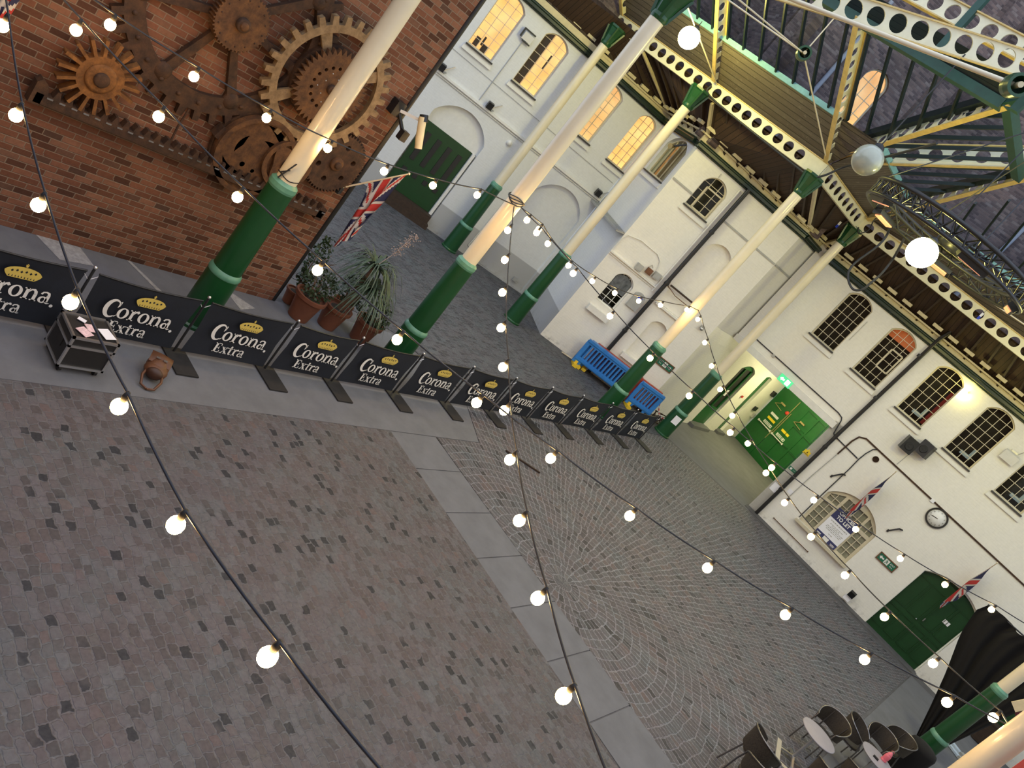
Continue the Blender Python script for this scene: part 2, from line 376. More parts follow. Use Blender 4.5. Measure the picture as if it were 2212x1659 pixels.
def dup(root, loc=None, rotz=None, label=None, group=None):
    def cp(o, par):
        c = o.copy(); COL.objects.link(c)
        if par: c.parent = par
        for ch in list(o.children): cp(ch, c)
        return c
    r = cp(root, None)
    if loc: r.location = loc
    if rotz is not None: r.rotation_euler.z = rotz
    if label: r['label'] = label
    if group: r['group'] = group
    return r
def plate_mesh(outline, holes, th, y0=0., mats=('white',)):
    """flat plate in local x-z with holes, thickness th going +y from y0"""
    cu = bpy.data.curves.new('tmp', 'CURVE'); cu.dimensions = '2D'; cu.fill_mode = 'BOTH'; cu.extrude = th / 2
    for pl in [outline] + list(holes):
        sp = cu.splines.new('POLY'); sp.points.add(len(pl) - 1); sp.use_cyclic_u = True
        for p, q in zip(sp.points, pl): p.co = (q[0], q[1], 0, 1)
    ob = bpy.data.objects.new('tmp', cu); COL.objects.link(ob)
    dg = bpy.context.evaluated_depsgraph_get(); me = bpy.data.meshes.new_from_object(ob.evaluated_get(dg))
    bpy.data.objects.remove(ob); bpy.data.curves.remove(cu)
    for v in me.vertices:
        x, y, z = v.co; v.co = (x, y0 + th / 2 - z, y)
    me.materials.clear()
    for m in mats: me.materials.append(M[m])
    me.update(); return me
def circle(cx, cz, r, n=20, rz=None): return [(cx + r * cos(2 * pi * k / n), cz + (rz or r) * sin(2 * pi * k / n)) for k in range(n)]
def arch(x0, x1, z0, zs, zt, n=10):
    """opening with a segmental arch head"""
    w = (x1 - x0) / 2; rise = max(zt - zs, 1e-3); Rr = (w * w + rise * rise) / (2 * rise); cx = (x0 + x1) / 2; cz = zt - Rr; a = math.asin(min(1, w / Rr))
    if rise > w: a = pi - a
    pts = [(x0, z0), (x1, z0)]
    pts += [(cx + Rr * sin(a - 2 * a * k / n), cz + Rr * cos(a - 2 * a * k / n)) for k in range(n + 1)]
    return pts
def text(body, size, mat, parent, loc, rot=(pi / 2, 0, 0), align='CENTER', name='lettering', bold=0., sx=1.):
    cu = bpy.data.curves.new('tmp', 'FONT'); cu.body = body; cu.size = size; cu.align_x = align; cu.align_y = 'CENTER'; cu.extrude = .002; cu.offset = bold; cu.resolution_u = 3
    ob = bpy.data.objects.new('tmp', cu); COL.objects.link(ob)
    dg = bpy.context.evaluated_depsgraph_get(); me = bpy.data.meshes.new_from_object(ob.evaluated_get(dg))
    bpy.data.objects.remove(ob); bpy.data.curves.remove(cu)
    me.materials.clear(); me.materials.append(M[mat])
    for v in me.vertices: v.co.x *= sx
    o = link(name, me, parent, loc); o.rotation_euler = rot
    return o

# wall frames: local x runs along the wall, +y goes into it, z up
class WF:
    def __init__(s, a, b):
        s.a = Vector((*a, 0)); d = Vector((*b, 0)) - s.a; s.L = d.length; s.d = d.normalized(); s.rz = atan2(d.y, d.x); s.n = Vector((-s.d.y, s.d.x, 0))
    def pt(s, x, y=0., z=0.):
        p = s.a + s.d * x + s.n * y; return Vector((p.x, p.y, z))
LW = WF((-18.91, 20.72), (-16.59, 24.21)); BR = WF((-16.53, 24.29), (-13.78, 22.46)); BW = WF((-13.78, 22.46), (-10.59, 25.47))
PL = WF((-10.59, 25.47), (-10.42, 35.8)); RW = WF((-6.23, 27.65), (.7, 28.655)); GT = WF((-10.43, 35.06), (-7.0, 34.05))
BK = WF((-11.1, 0), (-11.1, 1))
def on(w, name, label, cat, x, z=0., y=0., group=None, kind=None): return thing(name, label, cat, w.pt(x, y, z), w.rz, group, kind)

# ------------------------------------------------------------------ setting: ground
def slab(name, poly, z, mat):
    b = MB(); n = len(poly); b.add([(x, y, z) for x, y in poly] + [(x, y, -.06) for x, y in poly], [tuple(range(n))] + [(k, (k + 1) % n, n + (k + 1) % n, n + k)[::-1] for k in range(n)])
    return tag(b.build(name, mat), kind='structure')
slab('floor', [(-32, -5), (14, -5), (14, 40), (-32, 40)], -.004, 'concrete_dark')
slab('floor_path', [(-11.1, -5), (-7.68, -5), (-7.68, 10.7), (-7.68, 13.4), (-9.15, 14.2), (-11.1, 13.2)], .006, 'concrete')
slab('floor_setts', [(-7.67, -4), (3.2, -4), (3.2, 10.58), (-7.67, 10.74)], .008, 'setts')
slab('floor_fan', [(-7.66, 12.02), (.45, 11.96), (.45, 19.2), (.62, 27.9), (-5.9, 27.0), (-9.3, 25.6), (-9.3, 14.3), (-7.66, 13.42)], .008, 'fan')
slab('floor_alley', [(-9.32, 14.35), (-9.32, 25.5), (-10.7, 25.4), (-13.8, 22.4), (-16.5, 24.2), (-21.8, 16.4), (-21.8, 10.4), (-12.5, 10.4), (-11.2, 13.3)], .007, 'alley')
b = MB()
for x0, x1 in ((-7.66, -6.75), (-6.74, -5.74), (-5.73, -4.765), (-4.755, -3.785), (-3.775, -2.805), (-2.795, -1.78), (-1.77, -.7), (-.69, .45)):
    b.box(((x0 + x1) / 2, 11.33, -.02), (x1 - x0 - .012, 1.32, .055))
tag(b.build('floor_slab_strip', 'concrete'), kind='structure')
slab('floor_passage', [(-10.5, 27.2), (-9.3, 25.75), (-6.0, 27.1), (-6.24, 28.4), (-7.3, 35.0), (-10.9, 35.0)], .006, 'concrete')
slab('floor_wall_kerb', [RW.pt(-.05, -.42)[:2], RW.pt(7, -.42)[:2], RW.pt(7, .1)[:2], RW.pt(-.05, .1)[:2]], .03, 'concrete_dark')
slab('floor_terrace', [(.47, 11.6), (6, 11.6), (6, 28.8), (.65, 27.95)], .012, 'concrete')
def mark(label, poly):
    b = MB(); n = len(poly); b.add([(x, y, .0095) for x, y in poly], [tuple(range(n))]); tag(b.build('painted_mark', 'pale_mark'), label, 'paint mark')
mark('broad worn white paint patch on the paving against the brick wall', [(-11.08, 5.55), (-11.05, 6.2), (-10.62, 6.28), (-10.55, 5.75)])
mark('thin pale paint line on the paving right of the white patch', [(-11.07, 6.95), (-11.06, 7.02), (-10.3, 7.35), (-10.3, 7.26)])
mark('white triangular paint patch beside the foot of the near green column', [(-11.08, 8.75), (-10.62, 9.25), (-10.45, 8.85)])

# ------------------------------------------------------------------ setting: walls
def wall(name, w, outline, holes, th, mat, kind='structure'):
    return tag(link(name, plate_mesh(outline, holes, th, 0., (mat,)), None, w.a, w.rz), kind=kind)
WZ = (5.6, 7.32, 7.56)
rwin = [(-2.56, -1.61), (-.83, .13), (.95, 1.91), (2.76, 3.72), (4.56, 5.54)]
lwin = [(-2.57, -1.6), (-.75, .21), (1.68, 2.64), (3.46, 4.22)]
rw_out = [(-4.3, 3.79), (0, 3.79), (0, -.05), (12.5, -.05), (12.5, 8.0), (-4.3, 8.0)]
wall('wall_right', RW, rw_out, [arch(a, c, *WZ) for a, c in rwin] + [arch(1.42, 3.36, .88, 2.2, 2.72, 14), arch(5.0, 6.96, -.04, 2.5, 2.86, 14)], .3, 'white')
wall('wall_left', LW, [(-9, -.05), (4.29, -.05), (4.29, 8.0), (-9, 8.0)], [arch(a, c, *WZ) for a, c in lwin] + [arch(-2.22, -.17, -.04, 3.35, 3.97, 16), arch(2.12, 4.15, .02, 3.3, 3.98, 16)], .3, 'white_grey')
wall('wall_bay_return', BR, [(0, -.05), (3.303, -.05), (3.303, 8.0), (0, 8.0)], [arch(1.25, 2.95, 6.17, 7.25, 7.62)], .3, 'white_grey')
wall('wall_bay', BW, [(0, -.05), (4.39, -.05), (4.39, 8.0), (0, 8.0)], [arch(.82, 1.72, 6.15, 7.02, 7.36), arch(.65, 1.37, 2.08, 3.08, 3.32), arch(2.3, 3.3, 3.25, 5.6, 5.92), arch(2.6, 3.28, 1.25, 2.6, 2.8)], .3, 'white')
wall('wall_passage_left', PL, [(0, -.05), (10.4, -.05), (10.4, 4.2), (1.9, 4.2), (1.9, 8.0), (0, 8.0)], [arch(4.35, 5.85, .0, 2.95, 3.16), arch(7.12, 7.8, .0, 3.05, 3.12)], .3, 'white')
wall('wall_passage_end', GT, [(-.2, 3.2), (4.4, 3.2), (4.4, 4.2), (-.2, 4.2)], [], .2, 'white')
wp = WF(RW.pt(0)[:2], RW.pt(0, 7.2)[:2])
b = MB(); b.box((3.6, -.2, 2.0), (7.2, .4, 4.1)); tag(b.build('wall_passage_right', 'white', None, wp.a, wp.rz), kind='structure')
b = MB(); b.box((-2.1, 3.9, 3.95), (4.6, 7.2, .3)); b.box((-2.1, .02, 3.9), (4.4, .3, .22)); tag(b.build('ceiling_passage', 'white_smooth', None, RW.a, RW.rz), kind='structure')
wall('wall_brick', BK, [(-4, -.05), (9.85, -.05), (9.85, 8.6), (-4, 8.6)], [], .35, 'brick')
b = MB(); b.box((2.9, -.015, .62), (13.9, .03, 1.25)); tag(b.build('wall_brick_plinth', 'brick', None, BK.a, BK.rz), kind='structure')
# dark edging pipe down the corner of the brick wall
b = MB(); b.tube([(-11.12, 9.9, 0), (-11.12, 9.9, 8.6)], .055, 8); tag(b.build('trim_1', 'black'), kind='structure')
# recess backs behind blind arches
b = MB(); b.box((3.13, .2, 2.0), (2.2, .05, 4.1)); tag(b.build('wall_left_recess', 'white_grey', None, LW.a, LW.rz), kind='structure')
b = MB(); b.box((2.8, .22, 4.6), (1.2, .05, 2.9)); b.box((2.94, .22, 2.0), (.85, .05, 1.8)); tag(b.build('wall_bay_recess', 'white', None, BW.a, BW.rz), kind='structure')
# brick storeys above the eaves, seen through the roof glass
wall('wall_upper', BW, [(-.3, 7.9), (4.9, 7.9), (4.9, 26), (-.3, 26)], [arch(2.44, 3.3, 9.9, 12.25, 12.6)], .3, 'brick_up').location = BW.pt(0, .05)
wall('wall_upper_right', RW, [(-4.9, 7.9), (13, 7.9), (13, 26), (-4.9, 26)], [], .3, 'brick_up').location = RW.pt(0, .05)
wall('wall_upper_left', LW, [(-9, 7.9), (4.6, 7.9), (4.6, 26), (-9, 26)], [], .3, 'brick_up').location = LW.pt(0, .05)
wall('wall_upper_bay', BR, [(-.2, 7.9), (3.6, 7.9), (3.6, 26), (-.2, 26)], [], .3, 'brick_up').location = BR.pt(0, .05)
wall('wall_upper_return', PL, [(-.1, 8.0), (1.9, 8.0), (1.9, 26), (-.1, 26)], [], .3, 'brick_up').location = PL.pt(0, .04)
# unseen sides of the yard behind the viewer, added so skylight falls from above
b = MB(); b.box((-2.2, -5.8, 5.5), (18.4, .4, 11.2)); tag(b.build('wall_rear', 'brick_plain'), kind='structure')
b = MB(); b.box((7.0, 11.0, 4.6), (.4, 34, 9.4)); tag(b.build('wall_side', 'white_smooth'), kind='structure')
# string courses and ledges
b = MB(); b.box((-2.35, -.05, 4.37), (13.2, .1, .07)); b.tube([(-8.8, -.03, 4.27), (4.2, -.03, 4.27)], .018, 6); tag(b.build('trim_2', 'white_smooth', None, LW.a, LW.rz), kind='structure')
b = MB()
b.box((1.65, -.16, 4.22), (3.3, .32, .05), (.25, 0, 0))
for k in range(4): b.box((1.65, -.06 - k * .08, 4.27 - k * .02), (3.3, .02, .05))
tag(b.build('trim_3', 'grey_box', None, BR.a, BR.rz), kind='structure')
b = MB(); b.box((.42, -.02, 6.5), (.8, .04, .06)); b.box((3.25, -.02, 6.5), (2.25, .04, .06)); tag(b.build('trim_4', 'grey_box', None, BW.a, BW.rz), kind='structure')
b = MB(); b.box((1.0, -.02, 6.5), (1.9, .04, .06)); tag(b.build('trim_5', 'grey_box', None, PL.a, PL.rz), kind='structure')
b = MB(); b.box((1.0, -.08, 1.76), (.82, .2, .2)); tag(b.build('trim_6', 'white_smooth', None, BW.a, BW.rz), kind='structure')
b = MB(); b.box((2.94, -.07, 1.2), (.85, .18, .16)); b.box((2.8, -.05, 3.2), (1.1, .12, .05)); tag(b.build('trim_7', 'white_smooth', None, BW.a, BW.rz), kind='structure')

# ------------------------------------------------------------------ windows
wn = [0]
def window(w, x0, x1, z0, zs, zt, cols, rows, label, inside='dark_room', bar='winbar', sill=True, y=.12, extra=None, cat='window'):
    wn[0] += 1
    t = on(w, 'window_%d' % wn[0], label, cat, (x0 + x1) / 2, z0, y, kind='structure')
    hw = (x1 - x0) / 2; h = zt - z0; hs = zs - z0
    o = arch(-hw, hw, 0, hs, h, 12); i = arch(-hw + .045, hw - .045, .045, hs - .01, h - .045, 12)
    link('frame', plate_mesh(o, [i], .06, 0, (bar,)), t)
    b = MB(); wq = hw * hw; rise = h - hs; Rr = (wq + rise * rise) / (2 * rise)
    top = lambda x: h - Rr + sqrt(max(Rr * Rr - x * x, 0)) - .04
    for c in range(1, cols):
        x = -hw + 2 * hw * c / cols; b.box((x, .03, top(x) / 2), (.017, .035, top(x)))
    for r in range(1, rows):
        z = (h - .0) * r / rows
        xw = hw if z < hs else sqrt(max(Rr * Rr - (z - h + Rr) ** 2, 0))
        b.box((0, .03, z), (2 * xw, .035, .017))
    b.build('glazing_bars', bar, t)
    if extra:
        e = MB(); ex0, ex1, ez0, ez1 = extra
        for q in ((ex0, ez0, ex1, ez0), (ex0, ez1, ex1, ez1), (ex0, ez0, ex0, ez1), (ex1, ez0, ex1, ez1)):
            e.bar((q[0], .0, q[1]), (q[2], .0, q[3]), .05, .05, (0, 1, 0))
        e.build('opening_casement', bar, t)
    link('pane', plate_mesh(arch(-hw, hw, 0, hs, h, 12), [], .006, .045, ('pane',)), t)
    b = MB(); X, Z0, Z1, Y1 = hw + .25, -.2, h + .25, .62
    c = [(-X, .1, Z0), (X, .1, Z0), (X, .1, Z1), (-X, .1, Z1)]; e = [(x, Y1, z) for x, _, z in c]
    b.add(c + e, [(4, 5, 6, 7), (0, 1, 5, 4), (1, 2, 6, 5), (2, 3, 7, 6), (3, 0, 4, 7)]); b.build('interior', inside, t)
    if sill:
        b = MB(); b.box((0, -y - .02, -.03), (2 * hw + .06, .2, .05)); b.build('sill', 'sill_dark', t)
        b = MB(); b.box((0, -y - .035, -.2), (2 * hw + .16, .09, .05)); b.box((0, -y - .02, -.12), (2 * hw + .14, .06, .12)); b.build('sill_ledge', 'white_smooth', t)
    return t
lab = ['tall dark arched window, first right of the passage corner pipe', 'tall arched window with orange blind under its arch', 'tall arched window with red curtain edge right of the black downpipe', 'tall dark arched window right of the double loudspeakers', 'tall dark arched window at the edge of the view, right of the floodlight box']
for k, ((a, c), l) in enumerate(zip(rwin, lab)):
    t = window(RW, a, c, *WZ, 4, 7, l, extra=(-.02, .38, .55, 1.25) if k == 1 else None)
    if k == 1:
        b = MB(); b.box((0, .3, 1.72), (.94, .03, .4)); b.build('blind', 'lit_red', t)
    if k == 2:
        b = MB(); b.box((.38, .3, .75), (.1, .05, 1.3)); b.build('curtain', 'flag_red', t)
    if k in (2, 3, 4):
        b = MB(); b.box((.1, .35, .25), (.35, .2, .12)); b.box((.22, .33, .42), (.1, .1, .3)); b.build('desk_things', 'pale_blue', t)
labl = ['amber lit arched window nearest the brick wall corner', 'amber lit arched window with dark curtain beside the wall lamp', 'dimly lit arched window half hidden by the cream column', 'orange lit arched window left of the corner recess']
for k, ((a, c), l) in enumerate(zip(lwin, labl)):
    t = window(LW, a, c, *WZ, 3, 7, l, inside=('lit', 'lit', 'lit_pale', 'lit')[k])
    if k == 0:
        b = MB(); b.box((-.2, .3, .2), (.16, .1, .3)); b.box((.12, .3, .16), (.2, .1, .24)); b.box((-.03, .3, .33), (.06, .06, .3)); b.build('ornaments', 'timber', t)
    if k == 1:
        b = MB(); b.box((-.25, .3, .95), (.26, .04, 1.9)); b.box((.2, .3, 1.1), (.07, .03, .5)); b.build('curtain', 'timber', t)
    if k == 2:
        b = MB()
        for j in range(9): b.box((-.1 + .03 * (j % 2), .3, .15 + j * .17), (.12, .04, .1))
        b.build('blue_ornaments', 'blue_label', t)
window(BR, 1.25, 2.95, 6.17, 7.25, 7.62, 5, 1, 'dark arched window high in the shaded bay return', 'dim')
window(BW, .82, 1.72, 6.15, 7.02, 7.36, 3, 4, 'small arched window high on the white bay', extra=(-.2, .4, .05, .8))
t = window(BW, .65, 1.37, 2.08, 3.08, 3.32, 3, 5, 'small white arched window low on the white bay', bar='winbar_white', sill=False)
link('upper_glass', plate_mesh([(-.3, .56), (.3, .56), (.3, 1.02), (.22, 1.1), (0, 1.18), (-.22, 1.1), (-.3, 1.02)], [], .02, -.012, ('upper_glass',)), t)
window(BW, 2.44, 3.3, 9.9, 12.25, 12.6, 3, 6, 'brightly lit arched window in the brick wall above the roof glass', 'lit', sill=False).location = BW.pt(2.87, .17, 9.9)
# wide cream shop window with six panes groups
def shop_window():
    wn[0] += 1
    t = on(RW, 'window_%d' % wn[0], 'wide cream arched window holding the offices to let poster', 'window', 2.39, .88, .1, kind='structure')
    o = arch(-.97, .97, 0, 1.32, 1.84, 16); holes = []
    xs = [(-.87, -.47), (-.37, -.02), (.06, .41), (.5, .87)]
    for x0, x1 in xs:
        holes.append([(x0, .12), (x1, .12), (x1, 1.02), (x0, 1.02)])
        hz = lambda x: .35 + sqrt(max(1.2 ** 2 - x * x, 0)) * 1.0
        zt0, zt1 = min(1.66, 1.78 - .5 * abs(x0) ** 2), min(1.66, 1.78 - .5 * abs(x1) ** 2)
        holes.append([(x0, 1.14), (x1, 1.14), (x1, zt1 - .06), (x0, zt0 - .06)])
    link('frame', plate_mesh(o, holes, .08, 0, ('winbar',)), t)
    b = MB()
    for x0, x1 in xs:
        b.box(((x0 + x1) / 2, .04, .85), (.025, .04, 1.6))
        for z in (.34, .57, .8, 1.3): b.box(((x0 + x1) / 2, .04, z), (x1 - x0 + .02, .04, .025))
    b.build('glazing_bars', 'winbar', t)
    b = MB(); b.box((0, .06, .9), (1.9, .006, 1.7)); b.build('pane', 'pane', t)
    b = MB(); b.box((0, .09, .9), (2.1, .02, 1.9)); b.build('interior', 'lit_shop', t)
    b = MB(); b.box((0, -.16, -.04), (2.1, .26, .07)); b.build('sill', 'winbar', t)
M['lit_shop'] = pmat('net_curtain', (.38, .34, .27), .8, var=.25, scale=4)
shop_window()

# ------------------------------------------------------------------ doors
dn = [0]
def door(w, x, z, y, label):
    dn[0] += 1
    return on(w, 'door_%d' % dn[0], label, 'door', x, z, y, kind='structure')
t = door(LW, -1.24, .0, .12, 'green plank door with dark glazed slots under a white arch')
b = MB(); b.box((0, .04, 1.7), (1.82, .06, 2.5)); b.build('leaf', 'door_dark', t)
b = MB()
for x in (-.62, -.2, .22, .64):
    b.box((x, .0, 2.12), (.17, .03, 1.05))
    b.box((x - .0, .0, 1.2), (.16, .03, .16))
b.build('glazed_slots', 'case_black', t)
b = MB(); b.box((.04, .1, 3.6), (2.6, .05, 1.3)); b.box((.04, .24, 2.0), (2.6, .05, 4.4)); b.build('tympanum', 'white_smooth', t)
b = MB(); b.box((.97, .0, 1.7), (.1, .2, 2.5)); b.build('jamb', 'white_smooth', t)
b = MB(); b.box((0, -.15, .22), (2.0, .5, .45)); b.box((0, -.32, .09), (2.1, .5, .18)); b.build('step', 'timber', t)
t = door(RW, 5.98, .0, .23, 'wide dark green arched double door with a paper notice')
link('leaf', plate_mesh(arch(-.49 * 2, 0, 0, 2.66, 2.7), [], .05, 0, ('door_dark',)), t)
link('leaf', plate_mesh(arch(0, .49 * 2, 0, 2.66, 2.7), [], .05, 0, ('door_dark',)), t)
b = MB()
for x in (-.74, -.25, .25, .74):
    for z, h in ((.62, .8), (1.75, 1.1)):
        b.box((x, -.01, z - h / 2), (.4, .03, .03)); b.box((x, -.01, z + h / 2), (.4, .03, .03)); b.box((x - .2, -.01, z), (.03, .03, h)); b.box((x + .2, -.01, z), (.03, .03, h))
b.build('panels', 'door_dark', t)
b = MB(); b.box((.06, -.04, 1.35), (.03, .05, .12)); b.sphere((-.1, -.05, 1.2), .025); b.build('handle', 'alu', t)
b = MB(); b.box((.52, -.02, 1.75), (.2, .01, .13)); b.build('notice', 'paper', t)
o = arch(-1.02, 1.02, 0, 2.5, 2.88, 14); i = arch(-.95, .95, -.02, 2.46, 2.78, 14)
link('frame', plate_mesh(o, [i], .1, -.06, ('winbar_white',)), t)
b = MB(); b.box((0, .14, 1.5), (2.3, .04, 3.1)); b.build('backing', 'door_dark', t)
# passage doors
t = door(PL, 5.1, 0, .1, 'tall green glazed door, first in the lit passage')
link('frame', plate_mesh([(-.74, 0), (.74, 0), (.74, 3.1), (-.74, 3.1)], [[(-.62, 1.0), (-.05, 1.0), (-.05, 2.95), (-.62, 2.95)], [(.05, 1.0), (.62, 1.0), (.62, 2.95), (.05, 2.95)]], .07, 0, ('door_green',)), t)
b = MB(); b.box((0, .07, 1.6), (1.4, .02, 3.0)); b.build('pane', 'case_black', t)
b = MB(); b.box((.1, -.02, 1.75), (.2, .01, .28)); b.build('notice', 'paper', t)
b = MB(); b.box((0, -.18, .06), (1.7, .35, .16)); b.build('step', 'concrete', t)
t = door(PL, 7.46, 0, .12, 'narrow plain green door, second in the lit passage')
b = MB(); b.box((0, .03, 1.56), (.66, .06, 3.1)); b.build('leaf', 'door_green', t)
b = MB(); b.box((0, -.15, .06), (.8, .3, .12)); b.build('step', 'concrete', t)
b = MB(); b.box((.24, -.02, 1.3), (.03, .04, .3)); b.build('handle', 'alu', t)
# the big green gate at the end of the passage
t = thing('door_%d' % 5, 'big bright green double gate closing the end of the passage', 'gate', GT.pt(0, 0, 0), GT.rz, kind='structure')
for x0, x1 in ((.02, 1.1), (1.12, 2.75)):
    L = MB(); L.box(((x0 + x1) / 2, .04, 1.6), (x1 - x0, .08, 3.3)); lf = L.build('leaf', 'door_green', t)
b = MB()
for z in (.9, 1.75, 2.65):
    for x in (1.95, 2.6): b.box((x, -.01, z - .4), (.55, .03, .03)); b.box((x - .28, -.01, z), (.03, .03, .8)); b.box((x, -.012, z + .38), (.5, .02, .025), mi=1)
b.build('panels', ['door_green', 'door_dark'], t)
L = MB(); L.box((3.2, .04, 1.6), (.85, .08, 3.3)); L.build('leaf', 'door_green', t)
for x0, x1, z in ((.27, 1.05, 1.31), (1.2, 1.9, 1.31)):
    b = MB(); b.bar((x0, -.06, z), (x1, -.06, z), .04, .04); b.box((x0, -.03, z), (.06, .06, .09)); b.box((x1, -.03, z), (.06, .06, .09)); b.build('push_bar', 'print_white', t)
    b = MB(); b.box(((x0 + x1) / 2 + .05, -.015, z + .14), (.5, .012, .13)); n = b.build('notice', 'print_white', t)
    b = MB()
    for j in range(2):
        for i in range(7): b.box(((x0 + x1) / 2 - .13 + i * .05, -.023, z + .17 - j * .055), (.032, .004, .028))
    b.box(((x0 + x1) / 2 + .26, -.023, z + .14), (.03, .004, .08)); b.build('printing', 'sign_green', n)
for x, z, m in ((.7, 1.68, 'sign_yellow'), (.68, 1.9, 'print_white'), (1.62, 1.72, 'sign_yellow')):
    b = MB(); b.box((x, -.015, z), (.46, .012, .11)); b.build('notice', m, t)
for x in (.62, 1.9):
    b = MB(); b.box((x, -.05, 2.5), (.26, .07, .07)); b.bar((x - .1, -.09, 2.46), (x - .35, -.04, 2.3), .03, .02); b.bar((x - .35, -.04, 2.3), (x + .15, -.09, 2.25), .025, .02); b.build('door_closer', 'brass', t)
b = MB(); b.lathe([(.085, 0), (.085, .05), (.05, .07), (.001, .07)], 16, (1.02, -.0, 2.35), q=Euler((pi / 2, 0, 0)).to_matrix()); b.build('alarm_bell', 'red_bell', t)
b = MB(); b.box((1.11, -.02, 2.0), (.02, .03, 2.1)); b.box((1.2, -.02, 1.9), (.02, .03, 1.1)); b.build('meeting_stile', 'brass', t)
# right-hand door with white frame beyond the far column
t = door(RW, 9.42, 0, -.02, 'dark green door in a white frame beyond the far green column')
b = MB(); b.box((0, .0, 1.1), (.9, .05, 2.2)); b.build('leaf', 'door_dark', t)
b = MB(); b.box((-.52, -.03, 1.15), (.14, .08, 2.3)); b.box((.52, -.03, 1.15), (.14, .08, 2.3)); b.box((0, -.03, 2.28), (1.18, .08, .14)); b.build('frame', 'winbar_white', t)
t.name = 'door_6'

# ------------------------------------------------------------------ eaves: gutter, soffit
def gutter(w, x0, x1, n):
    b = MB(); b.bar((x0, -.09, 7.72), (x1, -.09, 7.72), .2, .1); b.tube([(x0, -.16, 7.79), (x1, -.16, 7.79)], .055, 8); b.tube([(x0, -.05, 7.63), (x1, -.05, 7.63)], .03, 6)
    tag(b.build('trim_%d' % n, 'gutter', None, w.a, w.rz), kind='structure')
    b = MB(); b.box(((x0 + x1) / 2, .0, 7.93), (x1 - x0, .14, .22)); tag(b.build('trim_%d' % (n + 10), 'timber_cream', None, w.a, w.rz), kind='structure')
gutter(LW, -9, 4.29, 8); gutter(BR, 0, 3.1, 9); gutter(BW, -.1, 4.45, 10); gutter(PL, 0, 1.7, 11); gutter(RW, -4.0, 12.4, 12)
FR = WF((-9.45, 25.4), (1.0, 26.92))
W0 = [LW.pt(-9), LW.pt(4.29), BW.pt(-.02), BW.pt(4.39), PL.pt(1.55), RW.pt(12.4)]
B0 = [Vector((-25.6, 15.3, 0)), Vector((-17.2, 21.5, 0)), Vector((-14.0, 21.45, 0)), Vector((-9.75, 21.45, 0)), Vector((-9.45, 25.45, 0)), FR.pt(14)]
for i in range(5):
    a, c, d, e = W0[i].copy(), W0[i + 1].copy(), B0[i + 1].copy(), B0[i].copy()
    for p in (a, c): p.z = 8.05
    for p in (d, e): p.z = 9.0
    o = a; dr = (c - a); rz = atan2(dr.y, dr.x); Q = Matrix.Rotation(-rz, 4, 'Z'); loc = lambda p: Q @ (p - o)
    b = MB(); P = [loc(p) for p in (a, c, d, e)]
    b.quad(*P); b.quad(*[p + Vector((0, 0, .05)) for p in P[::-1]]); ob = b.build('ceiling_soffit', 'soffit', None, o, rz); tag(ob, kind='structure')
    # joists under the boards and cream corbel blocks along the eaves
    n = max(2, int(dr.length / .62)); J = MB(); K = MB()
    for k in range(n + 1):
        f = (k + .5) / (n + 1); p = P[0].lerp(P[1], f); q = P[3].lerp(P[2], f)
        J.bar(p + Vector((0, 0, -.07)), q + Vector((0, 0, -.07)), .06, .14)
        r = p.lerp(q, min(.5, .56 / max((q - p).length, .1))); K.box(r + Vector((0, 0, -.16)), (.32, .13, .1))
    tag(J.build('ceiling_joists', 'timber', None, o, rz), kind='structure'); tag(K.build('trim_%d' % (30 + i), 'timber_cream', None, o, rz), kind='structure')
    f0 = .22 / max((P[3] - P[0]).length, .3); f1 = .22 / max((P[2] - P[1]).length, .3); r0 = P[0].lerp(P[3], f0); r1 = P[1].lerp(P[2], f1); T = MB(); T.bar(r0 + Vector((0, 0, -.13)), r1 + Vector((0, 0, -.13)), .16, .05); tag(T.build('trim_%d' % (40 + i), 'timber_cream', None, o, rz), kind='structure')
    # knee struts from the eaves to the ring beam
    if i in (1, 2, 3, 4):
        S = MB(); p = P[0].lerp(P[3], .1); q = P[3] + (P[2] - P[3]).normalized() * .25
        S.bar(p + Vector((.1, 0, -.1)), q + Vector((0, 0, -.25)), .09, .09); tag(S.build('roof_strut', 'timber_cream', None, o, rz), ['', 'cream timber strut under the soffit behind the third cream column', 'cream timber strut under the soffit at the bay corner', 'cream timber strut behind the column at the inner corner', 'cream timber strut under the soffit by the passage pipe'][i], 'strut')

# ------------------------------------------------------------------ columns
def column(x, y, label):
    t = thing('column', label, 'column', (x, y, 0), 0, 'cast iron columns with green feet')
    b = MB(); b.lathe([(.3, 0), (.3, .05), (.275, .08), (.262, .98)], 24, sharp=True); b.build('plinth', 'green', t)
    b = MB(); b.lathe([(.262, .98), (.27, 1.0), (.262, 1.05), (.235, 1.09)], 24); b.build('collar', 'green_rim', t)
    b = MB(); b.lathe([(.235, 1.08), (.21, 2.62)], 24); b.build('green_shaft', 'green', t)
    b = MB(); b.lathe([(.21, 2.62), (.222, 2.66), (.218, 2.73), (.17, 2.78)], 24, sharp=True); b.build('rim', 'green_rim', t)
    b = MB(); b.lathe([(.163, 2.75), (.15, 8.22)], 24); b.build('shaft', 'cream', t)
    b = MB(); b.lathe([(.16, 8.18), (.175, 8.24), (.17, 8.3)], 12, sharp=True); b.lathe([(.165, 8.3), (.2, 8.5), (.27, 8.74), (.3, 8.78), (.3, 8.84)], 8, sharp=True, smooth=False)
    for k in range(4):
        a = pi / 4 + k * pi / 2; b.bar((.16 * cos(a), .16 * sin(a), 8.22), (.3 * cos(a), .3 * sin(a), 8.78), .05, .05)
    b.build('capital', 'green', t)
    return t
CX = -9.75
